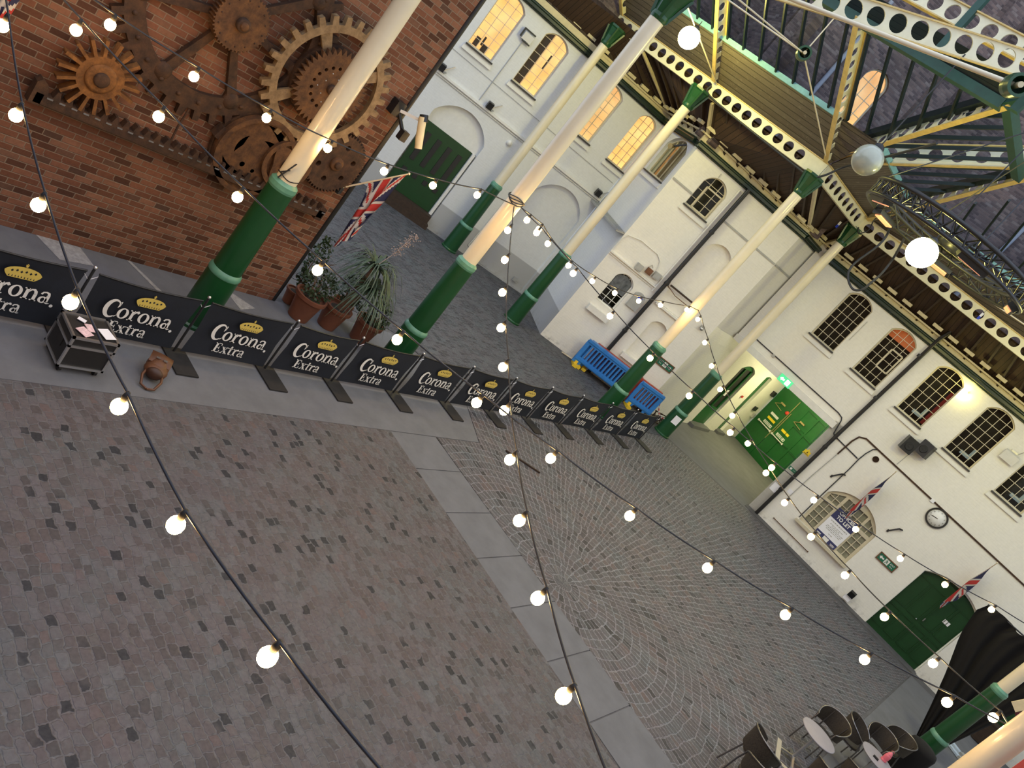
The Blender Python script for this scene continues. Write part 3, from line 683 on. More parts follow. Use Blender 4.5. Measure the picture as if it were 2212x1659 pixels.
cols = [('A', CX, 7.6, 'big cream column with green foot in front of the brick gear wall'), ('B', CX, 12.12, 'cream column with green foot where the light strings meet, nearest the potted plants'),
        ('C', -17.9, 20.98, 'slender far column standing nearest the slotted green door'), ('D', -14.05, 21.0, 'far column standing in front of the white bay corner'),
        ('E', -9.76, 21.38, 'column whose foot hides the blue plastic barriers'), ('F', -9.47, 25.5, 'far column with a white notice on its green foot'),
        ('G', 1.47, 12.15, 'near cream column rising beside the red canopy'), ('H', 1.75, 21.2, 'green footed column beside the black drape')]
for n, x, y, l in cols:
    t = column(x, y, l)
    if n == 'H': t.scale = (.86, .86, 1)
    if n == 'F':
        b = MB(); b.quad((.06, -.272, .55), (.245, -.13, .55), (.245, -.13, .85), (.06, -.272, .85)); nb = b.build('paper_notice', 'paper'); nb.location = (x + .012, y - .012, .02); tag(nb, 'white paper notice taped to the far green column foot', 'notice')
b = MB()
for k in range(3): b.tube([(.17 * cos(a), .17 * sin(a), 2.84 + .015 * sin(a * 3)) for a in [2 * pi * j / 20 for j in range(20)]], .008, 5, True)
b.bar((.05, -.19, 2.78), (.17, -.14, 3.12), .03, .012); b.bar((.02, -.19, 2.86), (.14, -.15, 2.98), .03, .012)
o = b.build('cable_tie', 'cable'); o.location = (CX, 7.6, 0); tag(o, 'dark wire wrapped round the column in front of the gears', 'wire')

# ------------------------------------------------------------------ roof steel
def perf_beam(p0, p1, h, r, pitch, label, group, edge=.13, first=None, name='perforated_beam', mats=('beam', 'beam_edge'), up=(0, 0, 1), cat='beam'):
    p0, p1 = Vector(p0), Vector(p1); d = p1 - p0; L = d.length; d.normalize(); y = Vector(up).cross(d).normalized(); z = d.cross(y)
    t = thing(name, label, cat, (0, 0, 0), 0, group)
    t.matrix_world = Matrix(((d.x, y.x, z.x, p0.x), (d.y, y.y, z.y, p0.y), (d.z, y.z, z.z, p0.z), (0, 0, 0, 1)))
    n = int((L - 2 * r) / pitch); st = first if first is not None else (L - (n - 1) * pitch) / 2
    holes = [circle(st + k * pitch, 0, r, 20) for k in range(n) if st + k * pitch + r < L - .05]
    link('web', plate_mesh([(0, -h / 2), (L, -h / 2), (L, h / 2), (0, h / 2)], holes, .03, -.015, (mats[0],)), t)
    for nm, zz in (('top_flange', h / 2), ('bottom_flange', -h / 2)):
        b = MB(); b.box((L / 2, 0, zz), (L, edge, .025)); b.build(nm, mats[1] if zz > 0 or group == 'sloping perforated rafters' else mats[0], t)
    return t
RB = 'perforated ring beams on the columns'
perf_beam((-18.6, 21.42, 9.04), (-9.7, 21.42, 9.02), .44, .145, .411, 'long cream perforated beam above the bay, left of the inner corner', RB, first=.26)
perf_beam((-9.68, 21.42, 9.02), (-9.4, 25.4, 9.02), .44, .145, .425, 'short cream perforated beam running back from the inner corner', RB, first=.5)
fr = FR.d
perf_beam(Vector((-9.42, 25.4, 9.02)), Vector((-9.42, 25.4, 9.02)) + fr * 13, .44, .145, .394, 'long cream perforated beam above the right wall windows', RB, first=.3)
perf_beam((-18.6, 12.1, 9.04), (-9.75, 12.12, 9.02), .44, .145, .411, 'cream perforated beam left of the near column head', RB)
perf_beam((CX, 2.6, 9.02), (CX, 12.12, 9.02), .44, .145, .411, 'cream perforated beam over the near column row', RB)
SL = .6; EZ = 9.25
RR = 'sloping perforated rafters'
def rz_(y): return EZ + SL * (21.4 - y)
perf_beam((-14.05, 21.3, EZ + .1), (-14.05, 17.5, rz_(17.5) - .05), .34, .11, .34, 'perforated rafter rising left of the glowing globe lamp', RR)
perf_beam((-9.72, 21.3, EZ + .1), (-9.72, 17.5, rz_(17.5) - .05), .34, .11, .34, 'perforated rafter rising from the inner corner beside the lit window', RR)
perf_beam((-18.3, 21.3, EZ + .1), (-18.3, 17.5, rz_(17.5) - .05), .34, .11, .34, 'perforated rafter at the far left of the glass roof', RR)
perf_beam((-9.6, 21.3, EZ + .42), (-6.0, 17.65, 11.65), .42, .13, .4, 'perforated valley rafter rising diagonally from the inner corner', RR)
perf_beam((-9.6, 12.2, EZ + .16), (-5.15, 16.7, 12.06), .42, .16, .42, 'big near perforated valley rafter across the top of the view', RR)
perf_beam((-9.6, 21.45, EZ + .45), (-5.0, 21.35, EZ + .45 + SL * 4.65), .52, .165, .52, 'perforated rafter running level from the inner corner behind the unlit globe', RR)
perf_beam((-9.35, 25.3, EZ + .1), (-4.6, 20.7, 12.75), .42, .14, .42, 'perforated hip rafter rising behind the heater ring', RR)
perf_beam((-18.4, 16.75, 12.02), (-5.2, 16.75, 12.12), .4, .15, .42, 'perforated ridge girder at the top right corner of the view', RR)
perf_beam((-14.05, 12.2, EZ + .1), (-14.05, 16.7, rz_(16.8) - .05), .34, .11, .34, 'perforated rafter rising from the near side of the left roof', RR)
def rod(a, c, r, label, mat='cream', group='roof tie rods', name='tie_rod'):
    b = MB(); b.tube([a, c], r, 6); tag(b.build(name, mat), label, 'tie rod', group)
def boss(p, label):
    t = thing('tie_boss', label, 'tie boss', p, 0, 'green tie rod bosses')
    q = Euler((pi / 2, 0, .6)).to_matrix()
    b = MB(); b.lathe([(.11, -.13), (.15, -.13), (.16, 0), (.15, .13), (.11, .13), (.11, -.13)], 20, q=q, sharp=True); b.build('ring', 'green', t)
    b = MB(); b.lathe([(.04, -.16), (.04, .16)], 10, q=q); b.build('pin', 'timber_cream', t)
b1 = (-9.75, 16.72, 10.06); b2 = (-4.1, 11.7, 9.93)
boss(b1, 'green ring boss where thin rods meet under the glass'); boss(b2, 'green ring boss at the right edge near the big beam')
rod((-9.75, 21.38, 9.25), b1, .018, 'thin cream rod from the inner corner up to the green boss')
rod((-9.75, 12.15, 9.25), b1, .018, 'thin cream rod from the near column head to the green boss')
rod((-14.0, 12.25, 9.25), b1, .018, 'thin cream rod from the boss to the far left')
rod(b1, (-9.75, 16.75, 11.95), .014, 'thin pale rod rising steeply from the green boss')
b3 = (-14.0, 16.72, 10.06); boss(b3, 'green ring boss high at the left end of the glass roof')
rod((-14.0, 21.4, 9.22), b3, .02, 'thin cream rod passing the glowing globe')
rod((-14.0, 12.2, 9.22), b3, .02, 'thin cream rod beyond the glowing globe')
rod((-9.75, 12.15, 9.3), b2, .035, 'thick cream rod sagging under the big perforated beam')
rod((-9.4, 25.4, 9.2), (1.0, 24.2, 9.5), .02, 'thin cream rod behind the heater ring')
# ridges
for a, c, w, h, l in (((-18.6, 17.68, 11.42), (-6.1, 17.68, 11.42), .22, .2, 'green curb board along the top of the left glass slope'), ((-6.02, 17.6, 11.5), (-6.02, 21.8, 11.5), .22, .2, 'green curb board above the heater ring slope'),
                   ((-7.5, 16.75, 11.4), (-7.5, 16.75, 12.9), .14, .14, 'green lantern post rising at the top right'), ((-5.6, 16.9, 11.2), (-5.6, 16.9, 12.6), .16, .16, 'green lantern post above the heater ring'), ((-6.3, 17.9, 11.45), (-5.2, 16.9, 11.9), .2, .24, 'green gusset timber where the valley meets the lantern')):
    b = MB(); b.bar(a, c, w, h); tag(b.build('curb_board', 'roof_green'), l, 'roof board')
b = MB()
for k in range(4): b.bar((-18.6, 17.6 - .05 * k, 11.56 + .1 * k), (-6.0, 17.6 - .05 * k, 11.56 + .1 * k), .02, .11, (0, -.6, 1))
tag(b.build('louvre_boards', 'bar_dark'), 'dark louvre boards of the roof lantern above the left glass slope', 'louvre')
# glazed slopes
def slope(label, eave, glass, sillv, bars, strip, oth):
    """eave board strip, sill, glass sheet, each glazing bar"""
    t = thing('glass_roof', label, 'glass roof', (0, 0, 0), 0, 'glazed roof slopes')
    b = MB(); b.quad(*strip); s2 = [Vector(p) + Vector((0, 0, .04)) for p in strip]; b.quad(*s2[::-1]); b.build('board_strip', 'boards', t)
    b = MB(); b.bar(sillv[0], sillv[1], .09, .14); b.build('sill', 'teal', t)
    n = len(glass); b = MB(); b.add(glass, [tuple(range(n))]); b.build('glass_sheet', 'glass', t)
    for a, c in bars:
        b = MB(); b.bar(a, c, .05, .09); b.build('glazing_bar', 'bar_dark', t)
    for a, c in oth:
        b = MB(); b.bar(a, c, .16, .2); b.build('valley_board', 'bar_dark', t)
zA = lambda y: EZ + .18 + SL * (21.4 - y)
ys, yr = 20.22, 17.75
bars = []
for k in range(22):
    x = -18.2 + .615 * k
    y1 = yr; y0 = ys
    if x > -9.75: y0 = min(ys, 21.4 - (x + 9.75))
    if y0 - y1 > .2: bars.append(((x, y0, zA(y0)), (x, y1, zA(y1))))
slope('glass roof slope above the left bay with dark glazing bars', None, [(-18.6, ys, zA(ys) + .05), (-8.6, ys, zA(ys) + .05), (-6.1, yr, zA(yr) + .05), (-18.6, yr, zA(yr) + .05)], ((-18.6, ys, zA(ys) - .02), (-9.8, ys, zA(ys) - .02)), bars,
      [(-18.6, 21.42, EZ + .02), (-9.7, 21.42, EZ + .02), (-8.6, ys, zA(ys) - .06), (-18.6, ys, zA(ys) - .06)], [((-9.6, 21.2, EZ + .75), (-6.1, 17.7, 11.75))])
zB = lambda x: EZ + .18 + SL * (x + 9.7)
xs_, bars = -8.5, []
for k in range(11):
    y = 17.9 + .62 * k; x0 = max(xs_, -9.75 + (21.4 - y)) if y < 21.4 else xs_
    x1 = -6.1 if y < 22.0 else -6.1 - (y - 22.0)
    if x1 - x0 > .2: bars.append(((x0, y, zB(x0)), (x1, y, zB(x1))))
slope('glass roof slope behind the heater ring, bars level in view', None, [(-8.5, 20.15, zB(-8.5) + .05), (-8.5, 24.4, zB(-8.5) + .05), (-6.1, 22.1, zB(-6.1) + .05), (-6.1, 17.75, zB(-6.1) + .05)], ((-8.5, 20.3, zB(-8.5) - .02), (-8.5, 24.35, zB(-8.5) - .02)), bars,
      [(-9.68, 21.45, EZ + .02), (-8.5, 20.2, zB(-8.5) - .06), (-8.5, 24.4, zB(-8.5) - .06), (-9.42, 25.4, EZ + .02)][::-1], [((-9.3, 25.1, EZ + .45), (-6.1, 22.0, 11.75))])
P = lambda x, y: FR.pt(x, y)
def zC(y): return EZ + .18 - SL * y
bars = []
for k in range(19):
    x = .5 + .62 * k; y1 = max(-3.7, -(x * 1.0)); y0 = -1.15
    if y0 - y1 > .2:
        a, c = P(x, y0), P(x, y1); bars.append(((a.x, a.y, zC(y0)), (c.x, c.y, zC(y1))))
g = [P(1.2, -1.15), P(12.5, -1.15), P(12.5, -3.7), P(3.7, -3.7)]; zz = [zC(-1.15), zC(-1.15), zC(-3.7), zC(-3.7)]
s = [P(0, .02), P(12.5, .02), P(12.5, -1.15), P(1.2, -1.15)]; sz = [EZ + .02, EZ + .02, zC(-1.15) - .06, zC(-1.15) - .06]
sv = (P(1.2, -1.15), P(12.5, -1.15))
slope('glass roof slope above the right wall with brick seen through it', None, [(p.x, p.y, z + .05) for p, z in zip(g, zz)], [(p.x, p.y, zC(-1.15) - .02) for p in sv], bars, [(p.x, p.y, z) for p, z in zip(s, sz)], [])

# ------------------------------------------------------------------ downpipes seen through the glass, wall downpipes
def pipe(pts, r, mat, label, name='downpipe', n=10, clips=()):
    t = thing(name, label, 'downpipe', pts[-1])
    o = Vector(pts[-1]); b = MB(); b.tube([Vector(p) - o for p in pts], r, n); b.build('pipe', mat, t)
    if clips:
        for z in clips:
            b = MB(); p = Vector(pts[-1]); b.lathe([(r + .012, z - .05), (r + .018, z), (r + .012, z + .05)], n, (0, 0, 0)); b.build('collar', mat, t)
pipe([RW.pt(.52, -.42, 8.35), RW.pt(.42, -.3, 7.95), RW.pt(.4, -.12, 7.6), RW.pt(.36, -.1, 4.0), RW.pt(.36, -.1, .0)], .062, 'black', 'black downpipe between the second and third tall windows', clips=(1.2, 3.2, 5.4, 7.2))
pipe([BW.pt(2.08, -.1, 7.7), BW.pt(2.08, -.1, .0)], .07, 'black', 'black downpipe running down the white bay behind the blue barriers', clips=(1.86, 3.9, 6.0))
pipe([BW.pt(1.58, -.02, 14), BW.pt(1.58, -.02, 8.1)], .07, 'lead_pipe', 'pale downpipe on the brick left of the lit upper window')
pipe([RW.pt(-.2, -.02, 15), RW.pt(-.2, -.02, 8.1)], .07, 'lead_pipe', 'pale downpipe on the brick at the right edge of the roof')
pipe([PL.pt(1.72, -.06, 7.7), PL.pt(1.72, -.06, 4.3)], .035, 'black', 'thin black pipe in the corner above the passage')
pipe([BW.pt(1.9, -.03, 7.5), BW.pt(1.9, -.03, 3.4)], .03, 'white_smooth', 'white conduit beside the black bay downpipe', name='conduit')

# ------------------------------------------------------------------ old gears on the brick wall
def gear_poly(cx, cz, rb, rt, n, duty=.5, taper=.75, ph=0.):
    p = []
    for k in range(n):
        a = ph + 2 * pi * k / n; s = 2 * pi / n
        for f, r in ((-.5 * duty, rb), (-.5 * duty * taper, rt), (.5 * duty * taper, rt), (.5 * duty, rb)):
            p.append((cx + r * cos(a + f * s), cz + r * sin(a + f * s)))
    return p
def gear(label, x, z, y, mat, outline, holes, th, extra=None):
    t = on(BK, 'gear', label, 'gear wheel', x, z, y, 'rusty gears on the brick wall')
    link('wheel', plate_mesh(outline, holes, th, 0, (mat,)), t)
    b = MB(); b.lathe([(.05, 0), (.05, -y + .02)], 12, (0, th * .5, 0), q=Euler((-pi / 2, 0, 0)).to_matrix()); b.build('shaft', 'rust_dark', t)
    return t
def disc(t, r0, d, mat, name='hub', x=0, z=0, n=20):
    b = MB(); b.lathe([(r0, 0), (r0, d), (r0 * .8, d + .01), (.001, d + .01)], n, (x, 0, z), q=Euler((pi / 2, 0, 0)).to_matrix()); return b.build(name, mat, t)
# big spoked wheel
t = gear('huge dark rusty wheel with spokes behind the smaller gears', 6.41, 4.21, -.1, 'rust_dark', gear_poly(0, 0, 1.47, 1.62, 40, .5, .7), [circle(0, 0, 1.2, 48)], .09)
for k in range(7):
    b = MB(); a = radians(-62) + k * 2 * pi / 7; u = Vector((cos(a), 0, sin(a))); b.prism([(-.05, .3), (.05, .3), (.075, 1.24), (-.075, 1.24)], .0, .08, lambda x, y, z, a=a: (z * cos(a) - x * sin(a), y, z * sin(a) + x * cos(a)))
    c = u * 1.25; b.sphere((c.x, .03, c.z), .14, 10, 6, sc=(1, .5, 1)); b.build('spoke', 'rust_dark', t)
for k in range(26):
    a = 2 * pi * k / 26; 
    bb = MB(); bb.lathe([(.035, 0), (.03, .03), (.001, .032)], 8, (1.34 * cos(a), 0, 1.34 * sin(a)), q=Euler((pi / 2, 0, 0)).to_matrix()); bb.build('bolt', 'rust_dark', t)
t = gear('round brown hub gear with fine teeth at the centre of the huge wheel', 6.41, 4.21, -.3, 'rust', gear_poly(0, 0, .385, .41, 46, .5, .6), [], .16)
disc(t, .1, .06, 'rust_dark'); disc(t, .06, .09, 'rust', 'axle')
for k in range(14): a = 2 * pi * k / 14; b = MB(); b.sphere((.33 * cos(a), 0, .33 * sin(a)), .014, 6, 4); b.build('rivet', 'rust_dark', t)
t = gear('orange rusty star shaped sprocket above the toothed rack', 5.18, 2.64, -.26, 'rust_orange', gear_poly(0, 0, .3, .52, 18, .42, .62, .1), [], .12)
disc(t, .2, .02, 'rust_orange', 'dished_centre', n=28); disc(t, .1, .06, 'rust_dark')
for k in range(8): a = 2 * pi * k / 8; b = MB(); b.sphere((.085 * cos(a), -.03, .085 * sin(a)), .014, 6, 4); b.build('bolt', 'steel', t)
t = gear('pale rusty ring gear with big square teeth behind the cream column', 8.17, 4.06, -.22, 'rust_pale', gear_poly(0, 0, .97, 1.1, 30, .52, .72), [circle(0, 0, .85, 48)], .09)
for k in range(4):
    b = MB(); a = radians(38) + k * pi / 2; b.prism([(-.06, .45), (.06, .45), (.1, .9), (-.1, .9)], .02, .07, lambda x, y, z, a=a: (z * cos(a) - x * sin(a), y, z * sin(a) + x * cos(a))); b.build('arm', 'rust_pale', t)
t = gear('dark saw toothed gear with a ring of holes inside the pale ring gear', 8.17, 4.06, -.3, 'rust', gear_poly(0, 0, .55, .635, 42, .95, .12), [circle(.34 * cos(a), .34 * sin(a), .03, 10) for a in [2 * pi * k / 18 for k in range(18)]], .08)
disc(t, .08, .05, 'rust_dark'); disc(t, .035, .09, 'rust', 'axle')
b = MB(); b.lathe([(.63, .12), (.63, .2)], 30, (0, 0, 0), q=Euler((pi / 2, 0, 0)).to_matrix().inverted()); b.build('back_drum', 'rust_dark', t)
for k in range(10): a = 2 * pi * k / 10 + .2; b = MB(); b.sphere((.18 * cos(a) * (1 + .4 * (k % 2)), -.0, .18 * sin(a) * (1 + .4 * (k % 2))), .012, 6, 4); b.build('rivet', 'steel', t)
def crescent(cx, cz, r, a0, a1, w, n=14):
    o = [(cx + r * cos(a0 + (a1 - a0) * k / n), cz + r * sin(a0 + (a1 - a0) * k / n)) for k in range(n + 1)]
    i = [(cx + (r - w * sin(pi * k / n)) * cos(a0 + (a1 - a0) * k / n), cz + (r - w * sin(pi * k / n)) * sin(a0 + (a1 - a0) * k / n)) for k in range(1, n)]
    return o + i[::-1]
t = gear('dark brown disc with crescent slots low on the wall left of the column', 7.76, 2.52, -.2, 'rust', circle(0, 0, .68, 48), [crescent(0, 0, .52, pi * 1.12, pi * 1.75, .16), crescent(0, 0, .56, .35, 1.75, .12), crescent(.12, .02, .3, .5, 2.0, .1), circle(-.12, -.2, .045, 10), circle(.1, -.24, .035, 10), crescent(-.1, .05, .28, 2.2, 3.6, .09)], .07)
b = MB(); b.lathe([(.68, -.005), (.68, .05), (.6, .05), (.6, -.005)], 40, q=Euler((pi / 2, 0, 0)).to_matrix(), sharp=True); b.build('rim', 'rust', t)
b = MB(); b.lathe([(.7, -.1), (.7, -.16)], 30, q=Euler((pi / 2, 0, 0)).to_matrix()); b.build('back_disc', 'rust_dark', t)
t = gear('second slotted brown disc half hidden behind the green column foot', 8.32, 2.62, -.26, 'rust', circle(0, 0, .44, 40), [crescent(0, 0, .36, .6, 2.3, .12), crescent(0, 0, .36, 2.7, 4.2, .1)], .06)
disc(t, .12, .03, 'rust_dark')
t = gear('dark fine toothed gear with round holes right of the column', 9.14, 3.0, -.2, 'rust_dark', gear_poly(0, 0, .52, .565, 52, .6, .3), [circle(.33 * cos(a), .33 * sin(a), .05, 12) for a in [2 * pi * k / 6 + .4 for k in range(6)]], .09)
disc(t, .12, .05, 'rust'); disc(t, .06, .1, 'rust_dark', 'axle')
b = MB(); b.lathe([(.5, -.1), (.5, -.14)], 30, q=Euler((pi / 2, 0, 0)).to_matrix()); b.build('back_disc', 'rust', t)
# rack with teeth
t = on(BK, 'toothed_rack', 'long dark toothed iron rack running along the brick wall', 'rack', 7.05, 2.06, -.18)
b = MB(); b.box((0, 0, 0), (4.9, .14, .14)); b.box((0, .06, -.09), (4.9, .06, .05)); b.build('bar', 'rust_dark', t)
for k in range(31):
    x = -2.36 + k * .157
    b = MB(); b.prism([(x - .05, .06), (x + .05, .06), (x + .02, .17), (x - .02, .17)], -.06, .06); tt = b.build('tooth', 'rust_dark', t)
    b = MB(); b.box((x + .08, -.072, .045), (.075, .012, .022)); b.build('worn_edge', 'steel', tt)
b = MB(); b.prism([(-2.5, -.1), (-2.36, -.1), (-2.36, .2), (-2.45, .26), (-2.5, .2)], -.07, .07); b.build('end_block', 'rust_dark', t)
b = MB(); b.prism([(2.33, -.12), (2.47, -.12), (2.47, .12), (2.33, .16)], -.07, .07); b.build('end_block', 'rust_dark', t)
t = on(BK, 'iron_rod', 'thin dark rod hanging from the huge wheel above the rack', 'rod', 6.48, 2.2, -.16)
b = MB(); b.tube([(0, 0, 0), (-.02, 0, .25), (-.01, 0, .55)], .016, 6); b.build('rod', 'rust_dark', t)
t = on(BK, 'iron_block', 'small dark iron block left of the slotted disc', 'block', 7.1, 2.62, -.12); b = MB(); b.box((0, 0, 0), (.16, .16, .2), (0, .3, 0)); b.build('block', 'rust_dark', t)

# ------------------------------------------------------------------ flags
def union(u, v):
    x, y = (u - .5) * 2, v - .5
    if abs(y) < .1 or abs(x) < .1: return 1
    if abs(y) < .167 or abs(x) < .167: return 2
    d1 = abs(y - x * .5) / 1.118; d2 = abs(y + x * .5) / 1.118
    if min(d1, d2) < .035: return 1
    if min(d1, d2) < .105: return 2
    return 0
def flag(t, fn, nu=56, nv=30):
    b = MB(); vs = [fn(i / nu, j / nv) for i in range(nu + 1) for j in range(nv + 1)]; o = 0
    b.v = [tuple(p) for p in vs]
    for i in range(nu):
        for j in range(nv):
            b.f.append([i * (nv + 1) + j, i * (nv + 1) + j + 1, (i + 1) * (nv + 1) + j + 1, (i + 1) * (nv + 1) + j]); b.mi.append(union((i + .5) / nu, (j + .5) / nv)); b.sm.append(True)
    return b.build('flag_cloth', ['flag_blue', 'flag_red', 'flag_white'], t)
def wall_flag(label, base, pd, ln, h0, h1, fly, squeeze, fold, bracket=True, turns=2.2):
    t = thing('flag', label, 'flag', base, 0, 'union flags on wall poles')
    d = Vector(pd).normalized(); tip = d * ln
    b = MB(); b.tube([(0, 0, 0), tip], [.017, .013], 8); b.sphere(tip, .024, 8, 6); b.build('pole', 'pole_wood', t)
    hor = Vector((d.x, d.y, 0)).normalized(); nrm = Vector((-hor.y, hor.x, 0))
    def fn(u, v):
        p = d * (ln * (h0 + (h1 - h0) * v)); mid = d * (ln * (h0 + (h1 - h0) * .55))
        k = min(1, u * 1.25) ** .7 * squeeze
        q = p.lerp(Vector((mid.x, mid.y, p.z - (p.z - mid.z) * .5)), k)
        amp = fold * min(1, u * 2.5)
        return q + Vector((0, 0, -u * fly)) + nrm * (amp * sin(v * 2 * pi * turns + u * 3)) + hor * (amp * .5 * sin(v * 2 * pi * turns * .8 + 1 + u * 5))
    flag(t, fn)
    if bracket: b = MB(); b.box((-hor * .03 + Vector((0, 0, .0))), (.16, .16, .18), (0, 0, atan2(hor.y, hor.x))); b.build('bracket_box', 'black_metal', t)
    return t
wall_flag('union flag on a pale pole at the brick wall corner above the plants', (-11.0, 9.59, 2.6), (.7, .44, .97), 1.3, .42, .98, 1.42, .62, .055)
wall_flag('union flag cut off at the top left beside the brick wall', (-11.0, 3.46, 3.3), (.6, .4, .97), 1.25, .42, .98, 1.3, .55, .06)
for x, l in ((2.36, 'limp union flag hanging in front of the cream shop window'), (6.02, 'limp union flag hanging over the dark green double door')):
    p = RW.pt(x, -.02, 3.2); n = -RW.n
    wall_flag(l, p, (n.x, n.y, 1.55), 1.15, .15, .97, 1.42, .25, .09, False, .9)

# ------------------------------------------------------------------ festoon lights
def festoon(label, pts, a=None, z=None):
    """string of lamps: holders sit on the cable, lamp centres are given"""
    t = thing('festoon_lights', label, 'string lights', pts[0], 0, 'strings of festoon bulbs')
    o = Vector(pts[0]); L = [Vector(p) - o for p in pts]; C = [p + Vector((0, 0, .13)) for p in L]
    if a: C = [Vector(a) - o] + C
    if z: C = C + [Vector(z) - o]
    path = []
    for i in range(len(C) - 1):
        n = 6; sg = .02 * (C[i + 1] - C[i]).length
        for k in range(n): f = k / n; path.append(C[i].lerp(C[i + 1], f) - Vector((0, 0, sg * 4 * f * (1 - f) * .6)))
    path.append(C[-1])
    b = MB(); b.tube(path, .011, 6); b.build('cable', 'cable', t)
    for p in L:
        g = MB(); g.sphere(p, .06, 14, 10, sc=(1, 1, 1.08)); g = g.build('bulb', 'bulb', t)
        h = MB(); h.lathe([(.018, .045), (.026, .05), (.026, .1), (.016, .14), (.001, .142)], 10, p); h.build('lamp_holder', 'rubber', g)
def sagged(pts, k=.0): return [(round(x, 3), round(y, 3), round(z, 3)) for x, y, z in pts]
S = {
 'S1': [(-8.9, 3.24, 3.35), (-7.79, 3.24, 2.99), (-6.66, 3.24, 2.76), (-5.5, 3.24, 2.62), (-4.3, 3.24, 2.62), (-3.17, 3.24, 2.63), (-1.99, 3.24, 2.84), (-.9, 3.24, 3.1)],
 'S2': [(-9.55, 3.4, 3.83), (-9.54, 4.37, 3.68), (-9.54, 5.48, 3.59), (-9.54, 6.62, 3.54), (-9.54, 7.72, 3.55), (-9.54, 8.85, 3.63), (-9.6, 9.96, 3.78), (-9.7, 11.1, 3.98)],
 'S3': [(-9.34, 4.01, 3.51), (-8.42, 4.73, 3.32), (-7.51, 5.44, 3.15), (-6.59, 6.16, 3.05), (-5.66, 6.89, 2.98), (-4.73, 7.61, 2.97), (-3.86, 8.29, 2.99), (-2.92, 9.03, 3.03), (-2.0, 9.74, 3.12), (-1.1, 10.45, 3.26), (-.19, 11.16, 3.44), (.74, 11.88, 3.67)],
 'S4': [(-9.02, 11.55, 3.85), (-8.15, 10.87, 3.6), (-7.28, 10.19, 3.38), (-6.43, 9.53, 3.19), (-5.52, 8.81, 3.08), (-4.7, 8.17, 2.96), (-3.86, 7.52, 2.9), (-2.98, 6.83, 2.88), (-2.05, 6.11, 2.93), (-1.16, 5.41, 3.01), (-.2, 4.65, 3.2)],
 'S5': [(-9.55, 12.5, 4.06), (-9.66, 13.13, 3.99), (-9.75, 13.81, 3.8), (-9.75, 14.94, 3.59), (-9.75, 16.14, 3.52), (-9.76, 17.32, 3.51), (-9.76, 18.54, 3.61), (-9.76, 19.63, 3.78), (-9.72, 20.97, 4.03)],
 'S6': [(-9.3, 21.01, 4.04), (-8.38, 20.29, 3.8), (-7.53, 19.6, 3.58), (-6.71, 18.95, 3.41), (-5.81, 18.23, 3.28), (-4.9, 17.51, 3.21), (-4.01, 16.81, 3.17), (-3.2, 16.16, 3.14), (-2.31, 15.45, 3.19), (-1.39, 14.73, 3.29), (-.51, 14.03, 3.42), (.36, 13.33, 3.6), (1.23, 12.64, 3.81)],
 'S7': [(-9.2, 12.52, 4.02), (-8.39, 13.16, 3.86), (-7.53, 13.82, 3.67), (-6.62, 14.52, 3.53), (-5.75, 15.19, 3.44), (-4.85, 15.88, 3.39), (-3.95, 16.57, 3.37), (-3.06, 17.25, 3.4), (-2.2, 17.91, 3.48), (-1.3, 18.61, 3.59), (-.43, 19.27, 3.76), (.45, 19.95, 3.97)],
}
Bt = (-9.6, 12.2, 4.2); Et = (-9.6, 21.3, 4.2); Gt = (1.37, 12.3, 3.95); Ht = (1.65, 21.05, 4.3)
festoon('bulb string nearest the viewer over the left cobbles', S['S1'], (-9.6, 3.2, 3.8), (1.4, 3.24, 4.0))
festoon('bulb string running along in front of the gear wall to the near column', S['S2'], (-9.6, 2.9, 4.1), Bt)
festoon('bulb string crossing low over the black banners to the right corner', S['S3'], (-9.7, 3.7, 3.75), Gt)
festoon('bulb string falling straight from the near column towards the viewer', S['S4'], (-9.6, 12.0, 4.15), (1.3, 3.4, 4.0))
festoon('short bulb string between the near column and the inner corner column', S['S5'], Bt, Et)
festoon('bulb string from the inner corner column past the passage gate to the right corner', S['S6'], Et, Gt)
festoon('bulb string from the near column across to the offices poster and far right', S['S7'], Bt, Ht)
t = thing('cable_bundle', 'knot of wires tied round the near cream column at the lights', 'wire', (CX, 12.12, 4.2))
b = MB()
for k in range(4): b.tube([((.165 + .008 * k) * cos(a), (.165 + .008 * k) * sin(a), .03 * k + .03 * sin(a * 2 + k)) for a in [2 * pi * j / 20 for j in range(20)]], .01, 5, True)
b.build('wraps', 'cable', t)

# ------------------------------------------------------------------ globe lamps on the roof ties
def globe(label, p, lit, hang):
    t = thing('globe_lamp', label, 'globe lamp', p, 0, 'round globe lamps in the roof')
    b = MB(); b.sphere((0, 0, 0), .285, 28, 18); b.build('globe', 'globe' if lit else 'globe_off', t)
    b = MB(); b.lathe([(.1, .24), (.11, .27), (.09, .32), (.03, .36)], 16); b.build('cap', 'black_metal', t)
    b = MB(); b.tube([(0, 0, .35), (0, 0, hang)], .012, 6); b.build('rod', 'cable', t)
globe('glowing globe lamp beside the near column head', (-13.85, 18.72, 9.36), True, .5)
globe('unlit opal globe lamp in front of the inner corner', (-6.44, 15.36, 8.83), False, 2.3)
globe('glowing globe lamp behind the black heater ring', (-4.86, 16.58, 8.26), True, 3.6)
globe('glowing globe lamp above the right wall beyond the edge of the view', (-.9, 21.8, 8.5), True, 2.6)

